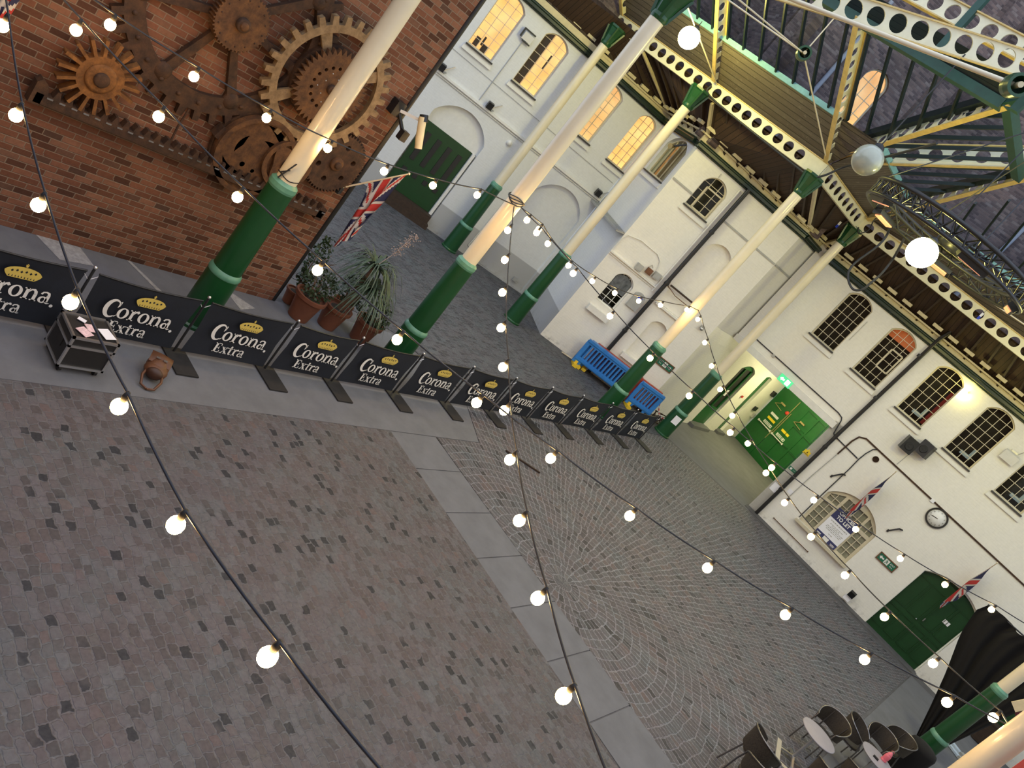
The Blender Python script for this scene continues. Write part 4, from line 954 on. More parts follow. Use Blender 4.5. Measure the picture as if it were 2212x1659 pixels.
# ------------------------------------------------------------------ heater ring chandelier
t = thing('heater_ring', 'black round truss ring with heaters hung under the roof', 'heater ring', (-4.75, 17.05, 8.7))
RR_, n = 1.78, 40
ring = lambda r, z: [(r * cos(2 * pi * k / n), r * sin(2 * pi * k / n), z) for k in range(n)]
for r, z, th in ((RR_, .16, .045), (RR_, -.16, .035), (RR_ - .32, .0, .035)):
    b = MB(); b.tube(ring(r, z), th, 8, True); b.build('ring_tube', 'black', t)
b = MB()
for k in range(n):
    a, c = 2 * pi * k / n, 2 * pi * (k + .5) / n; P1 = (RR_ * cos(a), RR_ * sin(a), .16); P2 = (RR_ * cos(c), RR_ * sin(c), -.16); P3 = ((RR_ - .32) * cos(c), (RR_ - .32) * sin(c), 0); a2 = 2 * pi * (k + 1) / n; P4 = (RR_ * cos(a2), RR_ * sin(a2), .16)
    for q, s in ((P1, P2), (P2, P4), (P1, P3), (P3, P4), (P2, P3)): b.tube([q, s], .015, 5, caps=False)
b.build('lattice', 'black', t)
for k, a in enumerate((.2, 1.75, 2.75, 3.9, 5.3)):
    c = Vector((1.62 * cos(a), 1.62 * sin(a), -.2)); h = MB(); h.box(c, (.2, .62, .1), (0, .35, a)); h = h.build('heater', 'black_metal', t)
    e = MB(); e.box(c + Vector((-.03 * cos(a), -.03 * sin(a), -.055)), (.13, .5, .02), (0, .35, a)); e.build('element', 'heater', h)
b = MB(); b.lathe([(.27, .16), (.29, .2), (.29, .44), (.25, .47), (.001, .47)], 24, (-.35, 1.5, 0)); b.build('motor_drum', 'black_metal', t)
for a in (.6, 2.2, 3.7, 5.2):
    b = MB(); b.tube([(1.78 * cos(a), 1.78 * sin(a), .16), (.4, -.3, 3.35)], .013, 6); b.build('suspension_cable', 'cable', t)
b = MB(); b.tube([(1.5 * cos(j * .5) * (1 + .08 * sin(j * 3)), 1.7 * sin(j * .5), -.05 + .12 * sin(j * 2.3)) for j in range(13)], .018, 6); b.build('wiring', 'cable', t)
def cable(label, pts, r=.025, mat='cable', name='cable', sub=4):
    o = Vector(pts[0]); P = [Vector(p) - o for p in pts]; Q = []
    for i in range(len(P) - 1):
        p0 = P[max(i - 1, 0)]; p1 = P[i]; p2 = P[i + 1]; p3 = P[min(i + 2, len(P) - 1)]
        for k in range(sub):
            f = k / sub; Q.append(.5 * ((2 * p1) + (p2 - p0) * f + (2 * p0 - 5 * p1 + 4 * p2 - p3) * f * f + (3 * p1 - p0 - 3 * p2 + p3) * f ** 3))
    Q.append(P[-1]); b = MB(); b.tube(Q, r, 7); ob = b.build(name, mat); ob.location = o
    return tag(ob, label, 'cable')
cable('thick black cable looping down under the beam below the heater ring', [(-6.4, 17.6, 8.75), (-7.1, 20.0, 8.85), (-7.58, 22.3, 8.95), (-7.56, 22.5, 8.52), (-7.69, 22.5, 7.79), (-7.58, 22.5, 7.44), (-7.25, 22.5, 7.26), (-7.05, 22.5, 7.38), (-7.0, 22.5, 7.66), (-6.97, 22.5, 8.04), (-7.01, 22.4, 8.51), (-6.7, 21.0, 8.8), (-5.9, 18.5, 8.55)], .032)
cable('black cable clipped below the ring beam up to the inner corner', [(-14.1, 21.36, 9.1), (-13.9, 21.3, 8.85), (-12, 21.3, 8.76), (-10.4, 21.3, 8.72), (-9.75, 21.2, 8.72), (-9.45, 21.15, 8.95), (-9.2, 21.1, 9.35), (-8.4, 20.3, 9.75), (-7.0, 18.9, 10.5)], .03)
cable('thin dark cable looping from the short beam near the heater ring', [(-9.3, 25.2, 8.85), (-9.1, 25.0, 8.7), (-8.8, 24.6, 8.9), (-8.6, 23.8, 9.15), (-6.5, 18.6, 8.8)], .018)
for k, (z, x) in enumerate((((-9.75, 25.0, 8.55), 'white and blue tag hanging by the short beam'), ((-5.05, 25.5, 8.95), 'white and blue tag hanging by the long right beam'))):
    t = thing('hanging_tag', x, 'tag', z); b = MB(); b.box((0, 0, .05), (.06, .03, .12)); b.build('upper', 'paper', t); b = MB(); b.box((0, 0, -.06), (.06, .03, .1)); b.build('lower', 'blue_label', t)
    b = MB(); b.tube([(0, 0, .1), (0, 0, .35)], .006, 5); b.build('cord', 'cable', t)

# ------------------------------------------------------------------ black banner barrier
def ribbon(pts, ws):
    """flat stroke, widths per point"""
    P = [Vector((x, y)) for x, y in pts]; L = []; Rr = []
    for i, p in enumerate(P):
        a = P[max(i - 1, 0)]; c = P[min(i + 1, len(P) - 1)]; d = (c - a).normalized(); n = Vector((-d.y, d.x)); w = ws[i] if isinstance(ws, (list, tuple)) else ws
        L.append(p + n * w / 2); Rr.append(p - n * w / 2)
    return [(L[i], L[i + 1], Rr[i + 1], Rr[i]) for i in range(len(P) - 1)]
def arc(cx, cy, rx, ry, a0, a1, n=14): return [(cx + rx * cos(radians(a0 + (a1 - a0) * k / n)), cy + ry * sin(radians(a0 + (a1 - a0) * k / n))) for k in range(n + 1)]
def swell(n, lo, hi): return [lo + (hi - lo) * sin(pi * k / n) ** 1.2 for k in range(n + 1)]
def rect(x0, y0, x1, y1): return [(Vector((x0, y0)), Vector((x1, y0)), Vector((x1, y1)), Vector((x0, y1)))]
def ring_o(cx, cy, rx, ry, tx, ty, n=20):
    f = lambda k, a, c: Vector((cx + a * cos(2 * pi * k / n), cy + c * sin(2 * pi * k / n)))
    return [(f(k, rx, ry), f(k + 1, rx, ry), f(k + 1, rx - tx, ry - ty), f(k, rx - tx, ry - ty)) for k in range(n)]
G = {}
G['C'] = (1.16, ribbon(arc(.66, .74, .52, .82, 48, 308, 22), [.1 + .26 * max(0, sin(pi * k / 22)) ** 1.5 for k in range(23)]) + ribbon([(1.0, 1.35), (1.06, 1.1), (.99, .92)], [.05, .14, .03]) + ribbon([(.95, 1.42), (1.1, 1.5), (1.14, 1.2)], [.03, .12, .03]) + ribbon([(1.02, .06), (1.12, .12), (1.2, .26)], [.1, .07, .02]))
G['o'] = (.96, ring_o(.46, .5, .46, .52, .24, .1))
G['r'] = (.82, rect(.14, 0, .38, 1.0) + rect(.02, 0, .52, .09) + rect(.0, .9, .3, 1.0) + ribbon([(.36, .66), (.48, .9), (.62, .95), (.74, .82)], [.08, .16, .24, .2]))
G['n'] = (1.12, rect(.12, 0, .36, 1.0) + rect(.0, 0, .46, .09) + rect(0, .9, .3, 1.0) + ribbon([(.34, .68), (.48, .92), (.66, .95), (.8, .8), (.84, .6)], [.08, .14, .18, .22, .24]) + rect(.72, 0, .96, .62) + rect(.6, 0, 1.06, .09))
G['a'] = (.98, ring_o(.32, .28, .32, .3, .19, .1) + rect(.5, .08, .74, .72) + ribbon([(.1, .74), (.18, .92), (.4, .98), (.58, .9), (.63, .7)], [.16, .14, .13, .18, .22]) + ribbon([(.62, .12), (.74, .03), (.9, .08)], [.2, .12, .04]))
G['E'] = (1.12, rect(.18, 0, .46, 1.4) + rect(.04, 0, .98, .1) + rect(.04, 1.3, .96, 1.4) + rect(.4, .66, .74, .76) + rect(.7, .52, .78, .9) + rect(.88, 0, .98, .36) + rect(.86, 1.06, .96, 1.4))
G['x'] = (1.0, ribbon([(.16, .96), (.78, .04)], [.24, .24]) + ribbon([(.14, .04), (.76, .96)], [.08, .08]) + rect(.0, .9, .42, 1.0) + rect(.56, .9, .94, 1.0) + rect(0, 0, .34, .1) + rect(.52, 0, .98, .1))
G['t'] = (.66, rect(.16, .12, .4, 1.3) + rect(0, .88, .58, .98) + ribbon([(.28, .14), (.4, .03), (.58, .14)], [.24, .13, .05]))
def word(s, x, y, h, b, slope=0.):
    W = sum(G[c][0] for c in s)
    for c in s:
        for q in G[c][1]: b.add([(x + p.x * h, -.012, y + p.y * h + (x + p.x * h) * slope) for p in q], [(0, 1, 2, 3)])
        x += G[c][0] * h
    return x
def word_w(s, h): return sum(G[c][0] for c in s) * h
posts = [3.6, 5.23, 6.88, 8.52, 9.98, 11.59, 13.2, 14.79, 16.35, 17.87, 19.5, 21.08, 22.68]
ords = ['second', 'third', 'fourth', 'fifth', 'sixth', 'seventh', 'eighth', 'ninth', 'tenth', 'eleventh']
def post(y, label):
    t = thing('barrier_post', label, 'post', (-8.8, y, .012), 0, 'black posts of the banner barrier')
    b = MB(); b.tube([(0, 0, .02), (0, 0, 1.03)], .019, 8); b.build('pole', 'black_metal', t)
    b = MB(); b.box((.22, .02, .012), (.62, .36, .022)); b.build('foot_plate', 'plate', t)
    b = MB(); b.sphere((0, 0, 1.04), .026, 8, 6); b.build('cap', 'alu', t)
    b = MB(); b.bar((.012, -.09, .93), (.0, -.02, .86), .012, .004); b.bar((.012, .09, .93), (0, .02, .86), .012, .004); b.build('strap', 'paper', t)
for i, y in enumerate(posts):
    if i == 0: continue
    if i == 1: l = 'black barrier post above the flight case, nearest the viewer'
    elif i == len(posts) - 1: l = 'last black barrier post beside the far green column'
    else: l = 'black barrier post holding the right edge of the %s banner' % (['first'] + ords)[i - 1]
    post(y, l)
for i in range(len(posts) - 1):
    y0, y1 = posts[i] + .075, posts[i + 1] - .075; wd = y1 - y0
    lb = 'nearest black beer banner, cut off at the left edge, left of the flight case' if i == 0 else ('black beer banner behind the flight case' if i == 1 else ('last black beer banner at the far end of the barrier' if i == len(posts) - 2 else 'black beer banner in the barrier row, %s from the near end' % (['first'] + ords)[i]))
    t = thing('beer_banner', lb, 'banner', (-8.785, (y0 + y1) / 2, .02), pi / 2, 'black beer banners of the barrier')
    rnd = random.Random(i); ph = rnd.uniform(0, 6); nx, nz = 16, 8; b = MB(); ln = rnd.uniform(-.012, .012)
    def cv(u, v): return ((u - .5) * wd * (1 - .05 * (1 - abs(2 * v - 1))), .018 * sin(u * 5 + ph) * sin(pi * v) + .012 * sin(v * 4 + ph), .05 + .92 * v - .035 * sin(pi * u) * (1 if v > .5 else -.3) * abs(2 * v - 1))
    b.add([cv(u / nx, v / nz) for u in range(nx + 1) for v in range(nz + 1)], [(u * (nz + 1) + v, (u + 1) * (nz + 1) + v, (u + 1) * (nz + 1) + v + 1, u * (nz + 1) + v + 1) for u in range(nx) for v in range(nz)], 0, True)
    b.build('canvas', 'navy', t)
    b = MB(); b.tube([cv(u / nx, 1.0) for u in range(nx + 1)], .013, 6); b.build('top_hem', 'black_metal', t)
    b = MB(); h = .168; ww = word_w('Corona', h); word('Corona', -ww / 2 + .02, .4, h, b, -.03); h2 = .125; word('Extra', -word_w('Extra', h2) / 2 - .03, .17, h2, b, -.03)
    b.lathe([(.022, 0), (.022, .004)], 10, (ww / 2 + .04, -.012, .37), q=Euler((pi / 2, 0, 0)).to_matrix())
    b.v = [(x, yy - .028, zz) for x, yy, zz in b.v]; b.build('lettering', 'print_white', t)
    b = MB(); cx, cz = .07, .66; Y = -.04
    body = [(cx - .15, cz), (cx + .15, cz)] + [(cx + .15 + .06 * sin(k / 6 * pi / 2), cz + .09 * k / 6) for k in range(1, 7)] + [(cx + .2 * cos(radians(a)), cz + .09 + .075 * sin(radians(a))) for a in range(10, 180, 17)] + [(cx - .15 - .06 * sin(k / 6 * pi / 2), cz + .09 * k / 6) for k in range(6, 0, -1)]
    b.add([(x, Y, z) for x, z in body], [tuple(range(len(body)))]); b.lathe([(.014, 0), (.014, .003)], 10, (cx, Y, cz + .185), q=Euler((pi / 2, 0, 0)).to_matrix()); b.box((cx, Y, cz + .2), (.012, .002, .04)); b.box((cx, Y, cz + .2), (.034, .002, .012))
    c = b.build('crown_emblem', 'print_gold', t)
    b = MB()
    for k in range(6):
        x = cx - .13 + k * .052; z = cz + .092 + .012 * (k % 2)
        b.add([(x - .016, Y - .002, z), (x, Y - .002, z + .022), (x + .016, Y - .002, z), (x, Y - .002, z - .016)], [(0, 1, 2, 3)])
    for k in range(9): b.add([(cx - .14 + k * .035 + dx, Y - .002, cz + .012 + dz) for dx, dz in ((-.008, 0), (.008, 0), (.0, .03))], [(0, 1, 2)])
    b.build('crown_detail', 'navy', c)

# ------------------------------------------------------------------ flight case, papers, bag
t = thing('flight_case', 'black flight case on castors with metal edges and papers on top', 'flight case', (-8.19, 5.22, .012), 0)
w_, d_, h_ = .48, .55, .44   # x, y, z
b = MB(); b.box((0, 0, .1 + h_ / 2), (w_, d_, h_)); b.build('body', 'case_black', t)
b = MB()
for x in (-1, 1):
    for y in (-1, 1):
        b.box((x * w_ / 2, y * d_ / 2, .1 + h_ / 2), (.03, .03, h_))
    for z in (.1, .1 + h_, .1 + h_ - .13): b.box((x * w_ / 2, 0, z), (.03, d_ + .03, .03))
for y in (-1, 1):
    for z in (.1, .1 + h_, .1 + h_ - .13): b.box((0, y * d_ / 2, z), (w_ + .03, .03, .03))
b.build('edge_trim', 'alu', t)
for x in (-.2, .2):
    for y in (-.22, .22):
        b = MB(); b.lathe([(.045, -.018), (.045, .018)], 14, (x, y, .046), q=Euler((pi / 2, 0, 0)).to_matrix()); b.bar((x, y, .1), (x, y, .06), .05, .05); b.build('castor', 'rubber', t)
b = MB(); b.box((0, -d_ / 2 - .004, .33), (.16, .012, .12)); b.build('butterfly_handle', 'plate', t)
for k, (x, y, a, s, m, l) in enumerate(((.09, .17, .25, (.2, .15), 'paper', 'white paper sheet on the flight case'), (.13, -.12, .5, (.17, .14), 'paper_pink', 'pinkish crumpled sticker on the flight case'), (.02, -.02, .1, (.15, .1), 'paper_pink', 'torn sticker in the middle of the flight case'), (-.14, -.08, .9, (.1, .07), 'paper', 'small pale scrap at the back of the flight case'))):
    b = MB(); b.box((0, 0, 0), (s[0], s[1], .006), (0, 0, a)); o = b.build('paper_sheet', m); o.location = (-8.19 + x * .9, 5.22 + y, .012 + .1 + h_ + .021); tag(o, l, 'paper')
t = thing('backpack', 'brown leather backpack lying on the paving by the banners', 'backpack', (-8.22, 6.35, .012), -.58)
b = MB(); vs = []
b.sphere((0, 0, .13), .2, 20, 12, sc=(1.0, .78, .62)); b.sphere((.1, 0, .12), .17, 16, 10, sc=(.9, .95, .6)); b.build('body', 'leather', t)
b = MB()
nx, ny = 8, 8; b.add([(-.2 + .28 * u / nx, -.15 + .3 * v / ny, .2 + .075 * sin(pi * (u / nx) * .9 + .2) * (1 - .5 * (2 * v / ny - 1) ** 2)) for u in range(nx + 1) for v in range(ny + 1)], [(u * (ny + 1) + v, (u + 1) * (ny + 1) + v, (u + 1) * (ny + 1) + v + 1, u * (ny + 1) + v + 1) for u in range(nx) for v in range(ny)], 0, True); b.build('flap', 'leather', t)
for s in (-1, 1):
    b = MB(); b.tube([(.12, s * .1, .12), (.3, s * .13, .1), (.42, s * .09, .03), (.46, s * .0, .02)], .018, 6); b.build('strap', 'leather', t)
b = MB(); b.box((.02, .05, .262), (.03, .05, .012)); b.box((.02, -.05, .262), (.03, .05, .012)); b.build('buckle', 'alu', t)
b = MB(); b.sphere((.2, 0, .12), .13, 12, 8, sc=(.5, .9, .7)); b.build('front_pocket', 'leather_dark', t)

# ------------------------------------------------------------------ potted plants
def pot(t, r, h):
    b = MB(); b.lathe([(r * .68, 0), (r * .95, h * .86), (r * 1.08, h * .86), (r * 1.1, h), (r * .95, h), (r * .93, h * .9)], 24, sharp=True); b.build('pot', 'terracotta', t)
    b = MB(); b.lathe([(r * .93, h * .88), (.001, h * .93)], 20); b.build('soil', 'soil', t)
def bush(t, c, r, n, seed, leaf=.075, sc=(1, 1, 1), mat='leaf'):
    rd = random.Random(seed); b = MB()
    for k in range(n):
        d = Vector((rd.gauss(0, 1), rd.gauss(0, 1), rd.gauss(0, 1))).normalized() * (r * rd.uniform(.35, 1) ** .6)
        p = Vector(c) + Vector((d.x * sc[0], d.y * sc[1], d.z * sc[2])); u = Vector((rd.gauss(0, 1), rd.gauss(0, 1), rd.gauss(0, 1))).normalized(); v = u.orthogonal().normalized(); l = leaf * rd.uniform(.6, 1.3)
        b.add([p - u * l * .5, p + v * l * .3, p + u * l * .6, p - v * l * .3], [(0, 1, 2, 3)])
    b.build('foliage', mat, t)
    b = MB(); z0 = c[2] - r * sc[2] * 1.05
    for k in range(6):
        a = rd.uniform(0, 6.28); b.tube([(0, 0, .3), (c[0] + .3 * r * cos(a), c[1] + .3 * r * sin(a), c[2]), (c[0] + .7 * r * cos(a), c[1] + .7 * r * sin(a), c[2] + .4 * r)], [.014, .01, .006], 5)
    b.build('stem', 'stem', t)
t = thing('potted_shrub', 'terracotta pot with a leafy shrub against the brick wall end', 'potted plant', (-10.72, 10.28, .012), 0); pot(t, .3, .54); bush(t, (0, 0, .78), .36, 420, 3)
t = thing('potted_yucca', 'tall strap leaved plant in the middle terracotta pot', 'potted plant', (-10.68, 10.98, .012), 0); pot(t, .28, .5)
b = MB(); b.tube([(0, 0, .4), (.03, .06, .9), (.0, .14, 1.55)], [.05, .045, .04], 8); b.tube([(.05, 0, .4), (.14, .1, .8), (.2, .22, 1.15)], [.04, .035, .03], 8); b.build('stem', 'stem', t)
rd = random.Random(5); b = MB()
for k in range(260):
    a = rd.uniform(0, 2 * pi); o = Vector((0, .14, 1.55)) if k % 2 else Vector((.2, .22, 1.15)); L = rd.uniform(.65, 1.1); up = rd.uniform(.1, 1.2); h = Vector((cos(a), sin(a), 0)); s = Vector((-sin(a), cos(a), 0)); wv = rd.uniform(.012, .022); q = []
    for j in range(6):
        f = j / 5; p = o + h * (L * f * (1 - .15 * f)) + Vector((0, 0, L * (up * f - (up * .55 + .75) * f * f))); ww = wv * (1 - f) ** .6 + .001; q += [p - s * ww, p + s * ww]
    b.add(q, [(2 * j, 2 * j + 1, 2 * j + 3, 2 * j + 2) for j in range(5)], 0, True)
b.build('strap_leaves', 'leaf_pale', t)
b = MB(); rd = random.Random(9); b.tube([(0, .14, 1.55), (.05, .3, 1.95), (.06, .42, 2.4)], .008, 5)
for k in range(160): f = rd.random(); b.sphere((.06 + rd.gauss(0, .05), .28 + .2 * f + rd.gauss(0, .05), 1.95 + .55 * f), .012, 5, 4)
b.build('flower_spike', 'flower', t)
t = thing('potted_shrub', 'terracotta pot with a small bushy plant, third from the brick wall', 'potted plant', (-10.45, 11.72, .012), 0); pot(t, .28, .5); bush(t, (.02, .04, .66), .32, 300, 8, .08)
t = thing('potted_shrub', 'dark pot with a broad leaved bush behind the tall strap leaved plant', 'potted plant', (-11.1, 11.45, .012), 0); pot(t, .22, .4); bush(t, (0, .05, .7), .4, 300, 12, .09)
t = thing('potted_shrub', 'narrow dark climber against the end of the brick wall', 'potted plant', (-11.18, 10.28, .012), 0); pot(t, .16, .3); bush(t, (0, 0, 1.0), .5, 320, 21, .08, (.35, .4, 1.3))

# ------------------------------------------------------------------ blue plastic barriers
def plastic(label, x, y, wd, mat, rz=0., group='plastic pedestrian barriers'):
    t = thing('plastic_barrier', label, 'barrier', BW.pt(x, y, .012), BW.rz + rz, group)
    slots = [[(-wd / 2 + .14 + k * .135, .36), (-wd / 2 + .14 + k * .135 + .075, .36), (-wd / 2 + .14 + k * .135 + .075, .86), (-wd / 2 + .14 + k * .135, .86)] for k in range(int((wd - .2) / .135))]
    o = [(-wd / 2, .1), (-wd / 2 + .3, .1), (-wd / 2 + .34, .2), (wd / 2 - .34, .2), (wd / 2 - .3, .1), (wd / 2, .1), (wd / 2, .96), (wd / 2 - .06, 1.02), (-wd / 2 + .06, 1.02), (-wd / 2, .96)]
    link('panel', plate_mesh(o, slots, .06, -.03, (mat,)), t)
    b = MB(); b.bar((-wd / 2 + .03, 0, .98), (wd / 2 - .03, 0, .98), .13, .09); b.bar((-wd / 2 + .03, 0, .27), (wd / 2 - .03, 0, .27), .11, .08); b.build('rails', mat, t)
    for s in (-1, 1):
        b = MB(); b.box((s * (wd / 2 - .16), 0, .05), (.16, .5, .1)); b.box((s * (wd / 2 - .16), 0, .14), (.1, .16, .1)); b.build('foot', 'yellow' if s < 0 else 'rubber', t)
    return t
plastic('long blue plastic barrier leaning row against the white bay', 2.22, -.62, 2.0, 'blue_plastic')
plastic('second blue plastic barrier just behind the long one', 2.34, -.5, 1.96, 'blue_plastic')
plastic('red plastic barrier behind the blue ones at the white bay', 2.62, -.3, 2.0, 'red_plastic')
plastic('short blue barrier behind the inner corner column', 4.02, -.66, 1.05, 'blue_plastic', .15)
plastic('red barrier end showing through the short blue barrier', 3.98, -.4, .98, 'red_plastic', .1)
t = thing('lattice_frame', 'dark folded metal lattice frame leaning by the bay corner', 'metal frame', (-9.95, 25.9, .012), 1.2)
b = MB()
for x in (-.45, -.15, .15, .45): b.bar((x, 0, 0), (x, .0, .42), .03, .03)
for z in (.03, .2, .4): b.bar((-.47, 0, z), (.47, 0, z), .03, .03)
for k in range(3): b.bar((-.45 + .3 * k, 0, .03), (-.15 + .3 * k, 0, .4), .02, .02); b.bar((-.45 + .3 * k, .06, .4), (-.15 + .3 * k, .06, .03), .02, .02)
b.build('frame', 'rust_dark', t)
b = MB(); p0 = BW.pt(4.45, -.5, .95); p1 = Vector((-9.55, 25.35, .55)); n = 14
for k in range(n): b.tube([p0.lerp(p1, k / n) - Vector((0, 0, .3 * sin(pi * k / n))), p0.lerp(p1, (k + 1) / n) - Vector((0, 0, .3 * sin(pi * (k + 1) / n)))], .02, 6, mi=k % 2)
tag(b.build('hazard_chain', ['flag_red', 'flag_white']), 'red and white plastic chain hanging to the far column', 'chain')
b = MB(); q = BW.pt(.9, -.25); b.bar((q.x, q.y, .03), (q.x + .55, q.y + .1, .14), .06, .03); tag(b.build('timber_batten', 'pole_wood'), 'pale timber batten on the ground at the bay wall', 'plank')
b = MB(); b.bar((-7.5, 14.2, .03), (-6.9, 14.9, .03), .04, .03); tag(b.build('timber_batten', 'timber'), 'thin dark stick lying on the radial cobbles', 'stick')

# ------------------------------------------------------------------ fittings on the right wall
t = on(RW, 'wall_clock', 'round white wall clock with a black rim on the right wall', 'clock', 4.12, 3.9, -.01)
q = Euler((pi / 2, 0, 0)).to_matrix()
b = MB(); b.lathe([(.32, 0), (.32, .05), (.3, .075), (.275, .075), (.265, .05)], 40, q=q, sharp=True, caps=False); b.build('rim', 'black', t)
b = MB(); b.lathe([(.28, .02), (.28, .045), (.001, .046)], 36, q=q); b.build('face', 'clock_face', t)
for nm, ln, wd, an in (('minute_hand', .2, .014, 258), ('hour_hand', .14, .02, 261.5)):
    a = radians(an); b = MB(); b.bar((-.03 * sin(a), -.055, -.03 * cos(a)), (ln * sin(a), -.055, ln * cos(a)), wd, .004, (0, 1, 0)); b.build(nm, 'black', t)
for k in range(12):
    a = 2 * pi * (k + 1) / 12; text(str(k + 1), .055, 'black', t, (.215 * sin(a), -.05, .215 * cos(a)), name='numeral')
for k, (x, z, rz, l) in enumerate(((2.04, 4.98, .25, 'left black loudspeaker of the pair on the right wall'), (2.46, 5.2, -.3, 'right black loudspeaker of the pair on the right wall'))):
    t = on(RW, 'loudspeaker', l, 'loudspeaker', x, z, -.24, 'wall loudspeakers'); t.rotation_euler.z += rz
    b = MB(); b.prism([(-.19, -.22), (.19, -.22), (.19, .26), (-.19, .26)], -.16, .14); b.build('cabinet', 'black_metal', t)
    b = MB(); b.lathe([(.12, .16), (.125, .175), (.1, .175), (.05, .165), (.001, .175)], 24, (0, 0, -.01), q=q); b.build('cone', 'rubber', t)
    b = MB(); b.box((0, .18, 0), (.06, .1, .06)); b.build('bracket', 'black_metal', t)
t = on(RW, 'floodlight_box', 'white floodlight box right of the fourth tall window', 'floodlight', 4.17, 6.62, -.16)
b = MB(); b.box((0, 0, 0), (.44, .14, .3), (.3, 0, 0)); b.build('housing', 'white_smooth', t)
b = MB(); b.box((0, .1, .2), (.2, .1, .06)); b.box((.18, .1, .1), (.04, .16, .1)); b.build('bracket', 'steel', t)
b = MB(); b.tube([(.1, .12, .2), (.2, .13, .42), (.42, .14, .4), (.5, .14, .25), (.7, .14, .2)], .012, 6); b.build('flex', 'grey_box', t)
# exit signs in brown frames
def exit_sign(w, x, z, y, label, left=True, wd=.62, hg=.25):
    t = on(w, 'exit_sign', label, 'sign', x, z, y, 'framed fire exit signs')
    b = MB(); b.box((0, -.01, 0), (wd, .02, hg)); b.build('plate', 'sign_green', t)
    b = MB()
    for s in (-1, 1): b.box((s * wd / 2, -.015, 0), (.03, .04, hg + .03)); b.box((0, -.015, s * hg / 2), (wd + .03, .04, .03))
    b.build('frame', 'frame_brown', t)
    s = -1 if left else 1; b = MB(); f = lambda p: [(s * px_, -.0225, pz) for px_, pz in p]
    # arrow
    b.add(f([(.27, 0), (.2, .065), (.2, .025), (.11, .025), (.11, -.025), (.2, -.025), (.2, -.065)]), [(0, 1, 2, 3, 4, 5, 6)])
    # white doorway panel with a running figure
    b.add(f([(.075, .085), (-.075, .085), (-.075, -.085), (.075, -.085)]), [(0, 1, 2, 3)]); b.build('symbol', 'print_white', t)
    b = MB(); b.lathe([(.016, 0), (.016, .003)], 10, (s * .005, -.023, .055), q=q)
    for a, c in (((0, .035), (-.012, -.01)), ((-.012, -.01), (.03, -.03)), ((.03, -.03), (.03, -.065)), ((-.012, -.01), (-.03, -.035)), ((-.03, -.035), (-.06, -.035)), ((0, .03), (.04, .01)), ((0, .03), (-.035, .01))):
        b.bar((s * a[0], -.0245, a[1]), (s * c[0], -.0245, c[1]), .018, .002, (0, 1, 0))
    b.build('running_figure', 'sign_green', t)
    text('EXIT', .075, 'print_white', t, (-s * .19, -.022, .035)); text('Fire', .06, 'print_white', t, (-s * .19, -.022, -.045))
exit_sign(RW, 4.12, 1.87, -.01, 'framed green fire exit sign between the poster window and double door')
exit_sign(BW, 3.95, 1.78, -.01, 'framed green fire exit sign behind the inner corner column', False)
t = on(RW, 'lit_exit_sign', 'glowing green exit sign above the passage gate', 'sign', -2.02, 3.9, -.12)
b = MB(); b.box((0, 0, 0), (.5, .08, .26)); b.build('housing', 'sign_lit', t)
b = MB(); b.add([(-.2, -.042, 0), (-.12, -.042, .07), (-.12, -.042, .03), (-.03, -.042, .03), (-.03, -.042, -.03), (-.12, -.042, -.03), (-.12, -.042, -.07)], [tuple(range(7))]); b.box((.1, -.042, 0), (.14, .003, .18)); b.build('symbol', 'sign_lit_white', t)
# offices poster
t = on(RW, 'poster', 'navy and white offices to let poster on the cream shop window', 'poster', 2.42, .93, .06)
b = MB(); b.box((0, 0, .58), (.82, .012, 1.16)); b.build('sheet', 'paper', t)
for zz, hh in ((.96, .4), (.09, .18)): b = MB(); b.box((0, -.008, zz), (.82, .006, hh)); b.build('navy_band', 'navy_print', t)
text('OFFICES', .165, 'print_white', t, (0, -.013, 1.05), bold=.006, sx=.95); text('TO LET', .165, 'print_white', t, (0, -.013, .88), bold=.006, sx=.95)
b = MB(); rd = random.Random(3)
for k, wd in enumerate((.62, 0, .5, .3, .56, .6, .5, .0, .12)):
    x = -wd / 2
    while x < wd / 2: l = rd.uniform(.03, .09); b.box((x + l / 2, -.008, .68 - k * .05), (l, .003, .022 if k else .034)); x += l + .02
b.build('small_print', 'grey_box', t)
b = MB(); b.box((0, -.013, .09), (.2, .003, .13)); b.box((.28, -.013, .09), (.16, .003, .02)); b.box((.28, -.013, .05), (.14, .003, .015)); b.box((-.28, -.013, .1), (.15, .003, .03)); b.box((-.28, -.013, .06), (.12, .003, .015)); b.build('logos', 'print_white', t)
# signs near the passage
t = on(RW, 'warning_sign', 'yellow triangular warning sign between gate and black downpipe', 'sign', .09, 2.67, -.012)
b = MB(); b.add([(-.13, 0, -.1), (.13, 0, -.1), (0, 0, .14)], [(0, 1, 2)]); b.box((0, .004, -.02), (.22, .006, .15)); b.build('plate', 'sign_yellow', t)
b = MB(); b.add([(-.02, -.004, -.03), (.03, -.004, -.03), (.01, -.004, .05)], [(0, 1, 2)]); b.box((0, -.004, -.075), (.17, .003, .012)); b.box((0, -.004, -.055), (.17, .003, .008)); b.build('symbol', 'black', t)
t = on(RW, 'small_sign', 'small green and white sign low on the passage jamb', 'sign', .0 + .16, 1.92, -.012)
b = MB(); b.box((0, 0, 0), (.28, .01, .12)); b.build('plate', 'sign_green', t)
b = MB(); b.box((-.06, -.007, 0), (.07, .003, .07)); b.bar((.02, -.008, 0), (.11, -.008, 0), .02, .003); b.bar((.08, -.008, .03), (.11, -.008, 0), .015, .003); b.build('symbol', 'print_white', t)
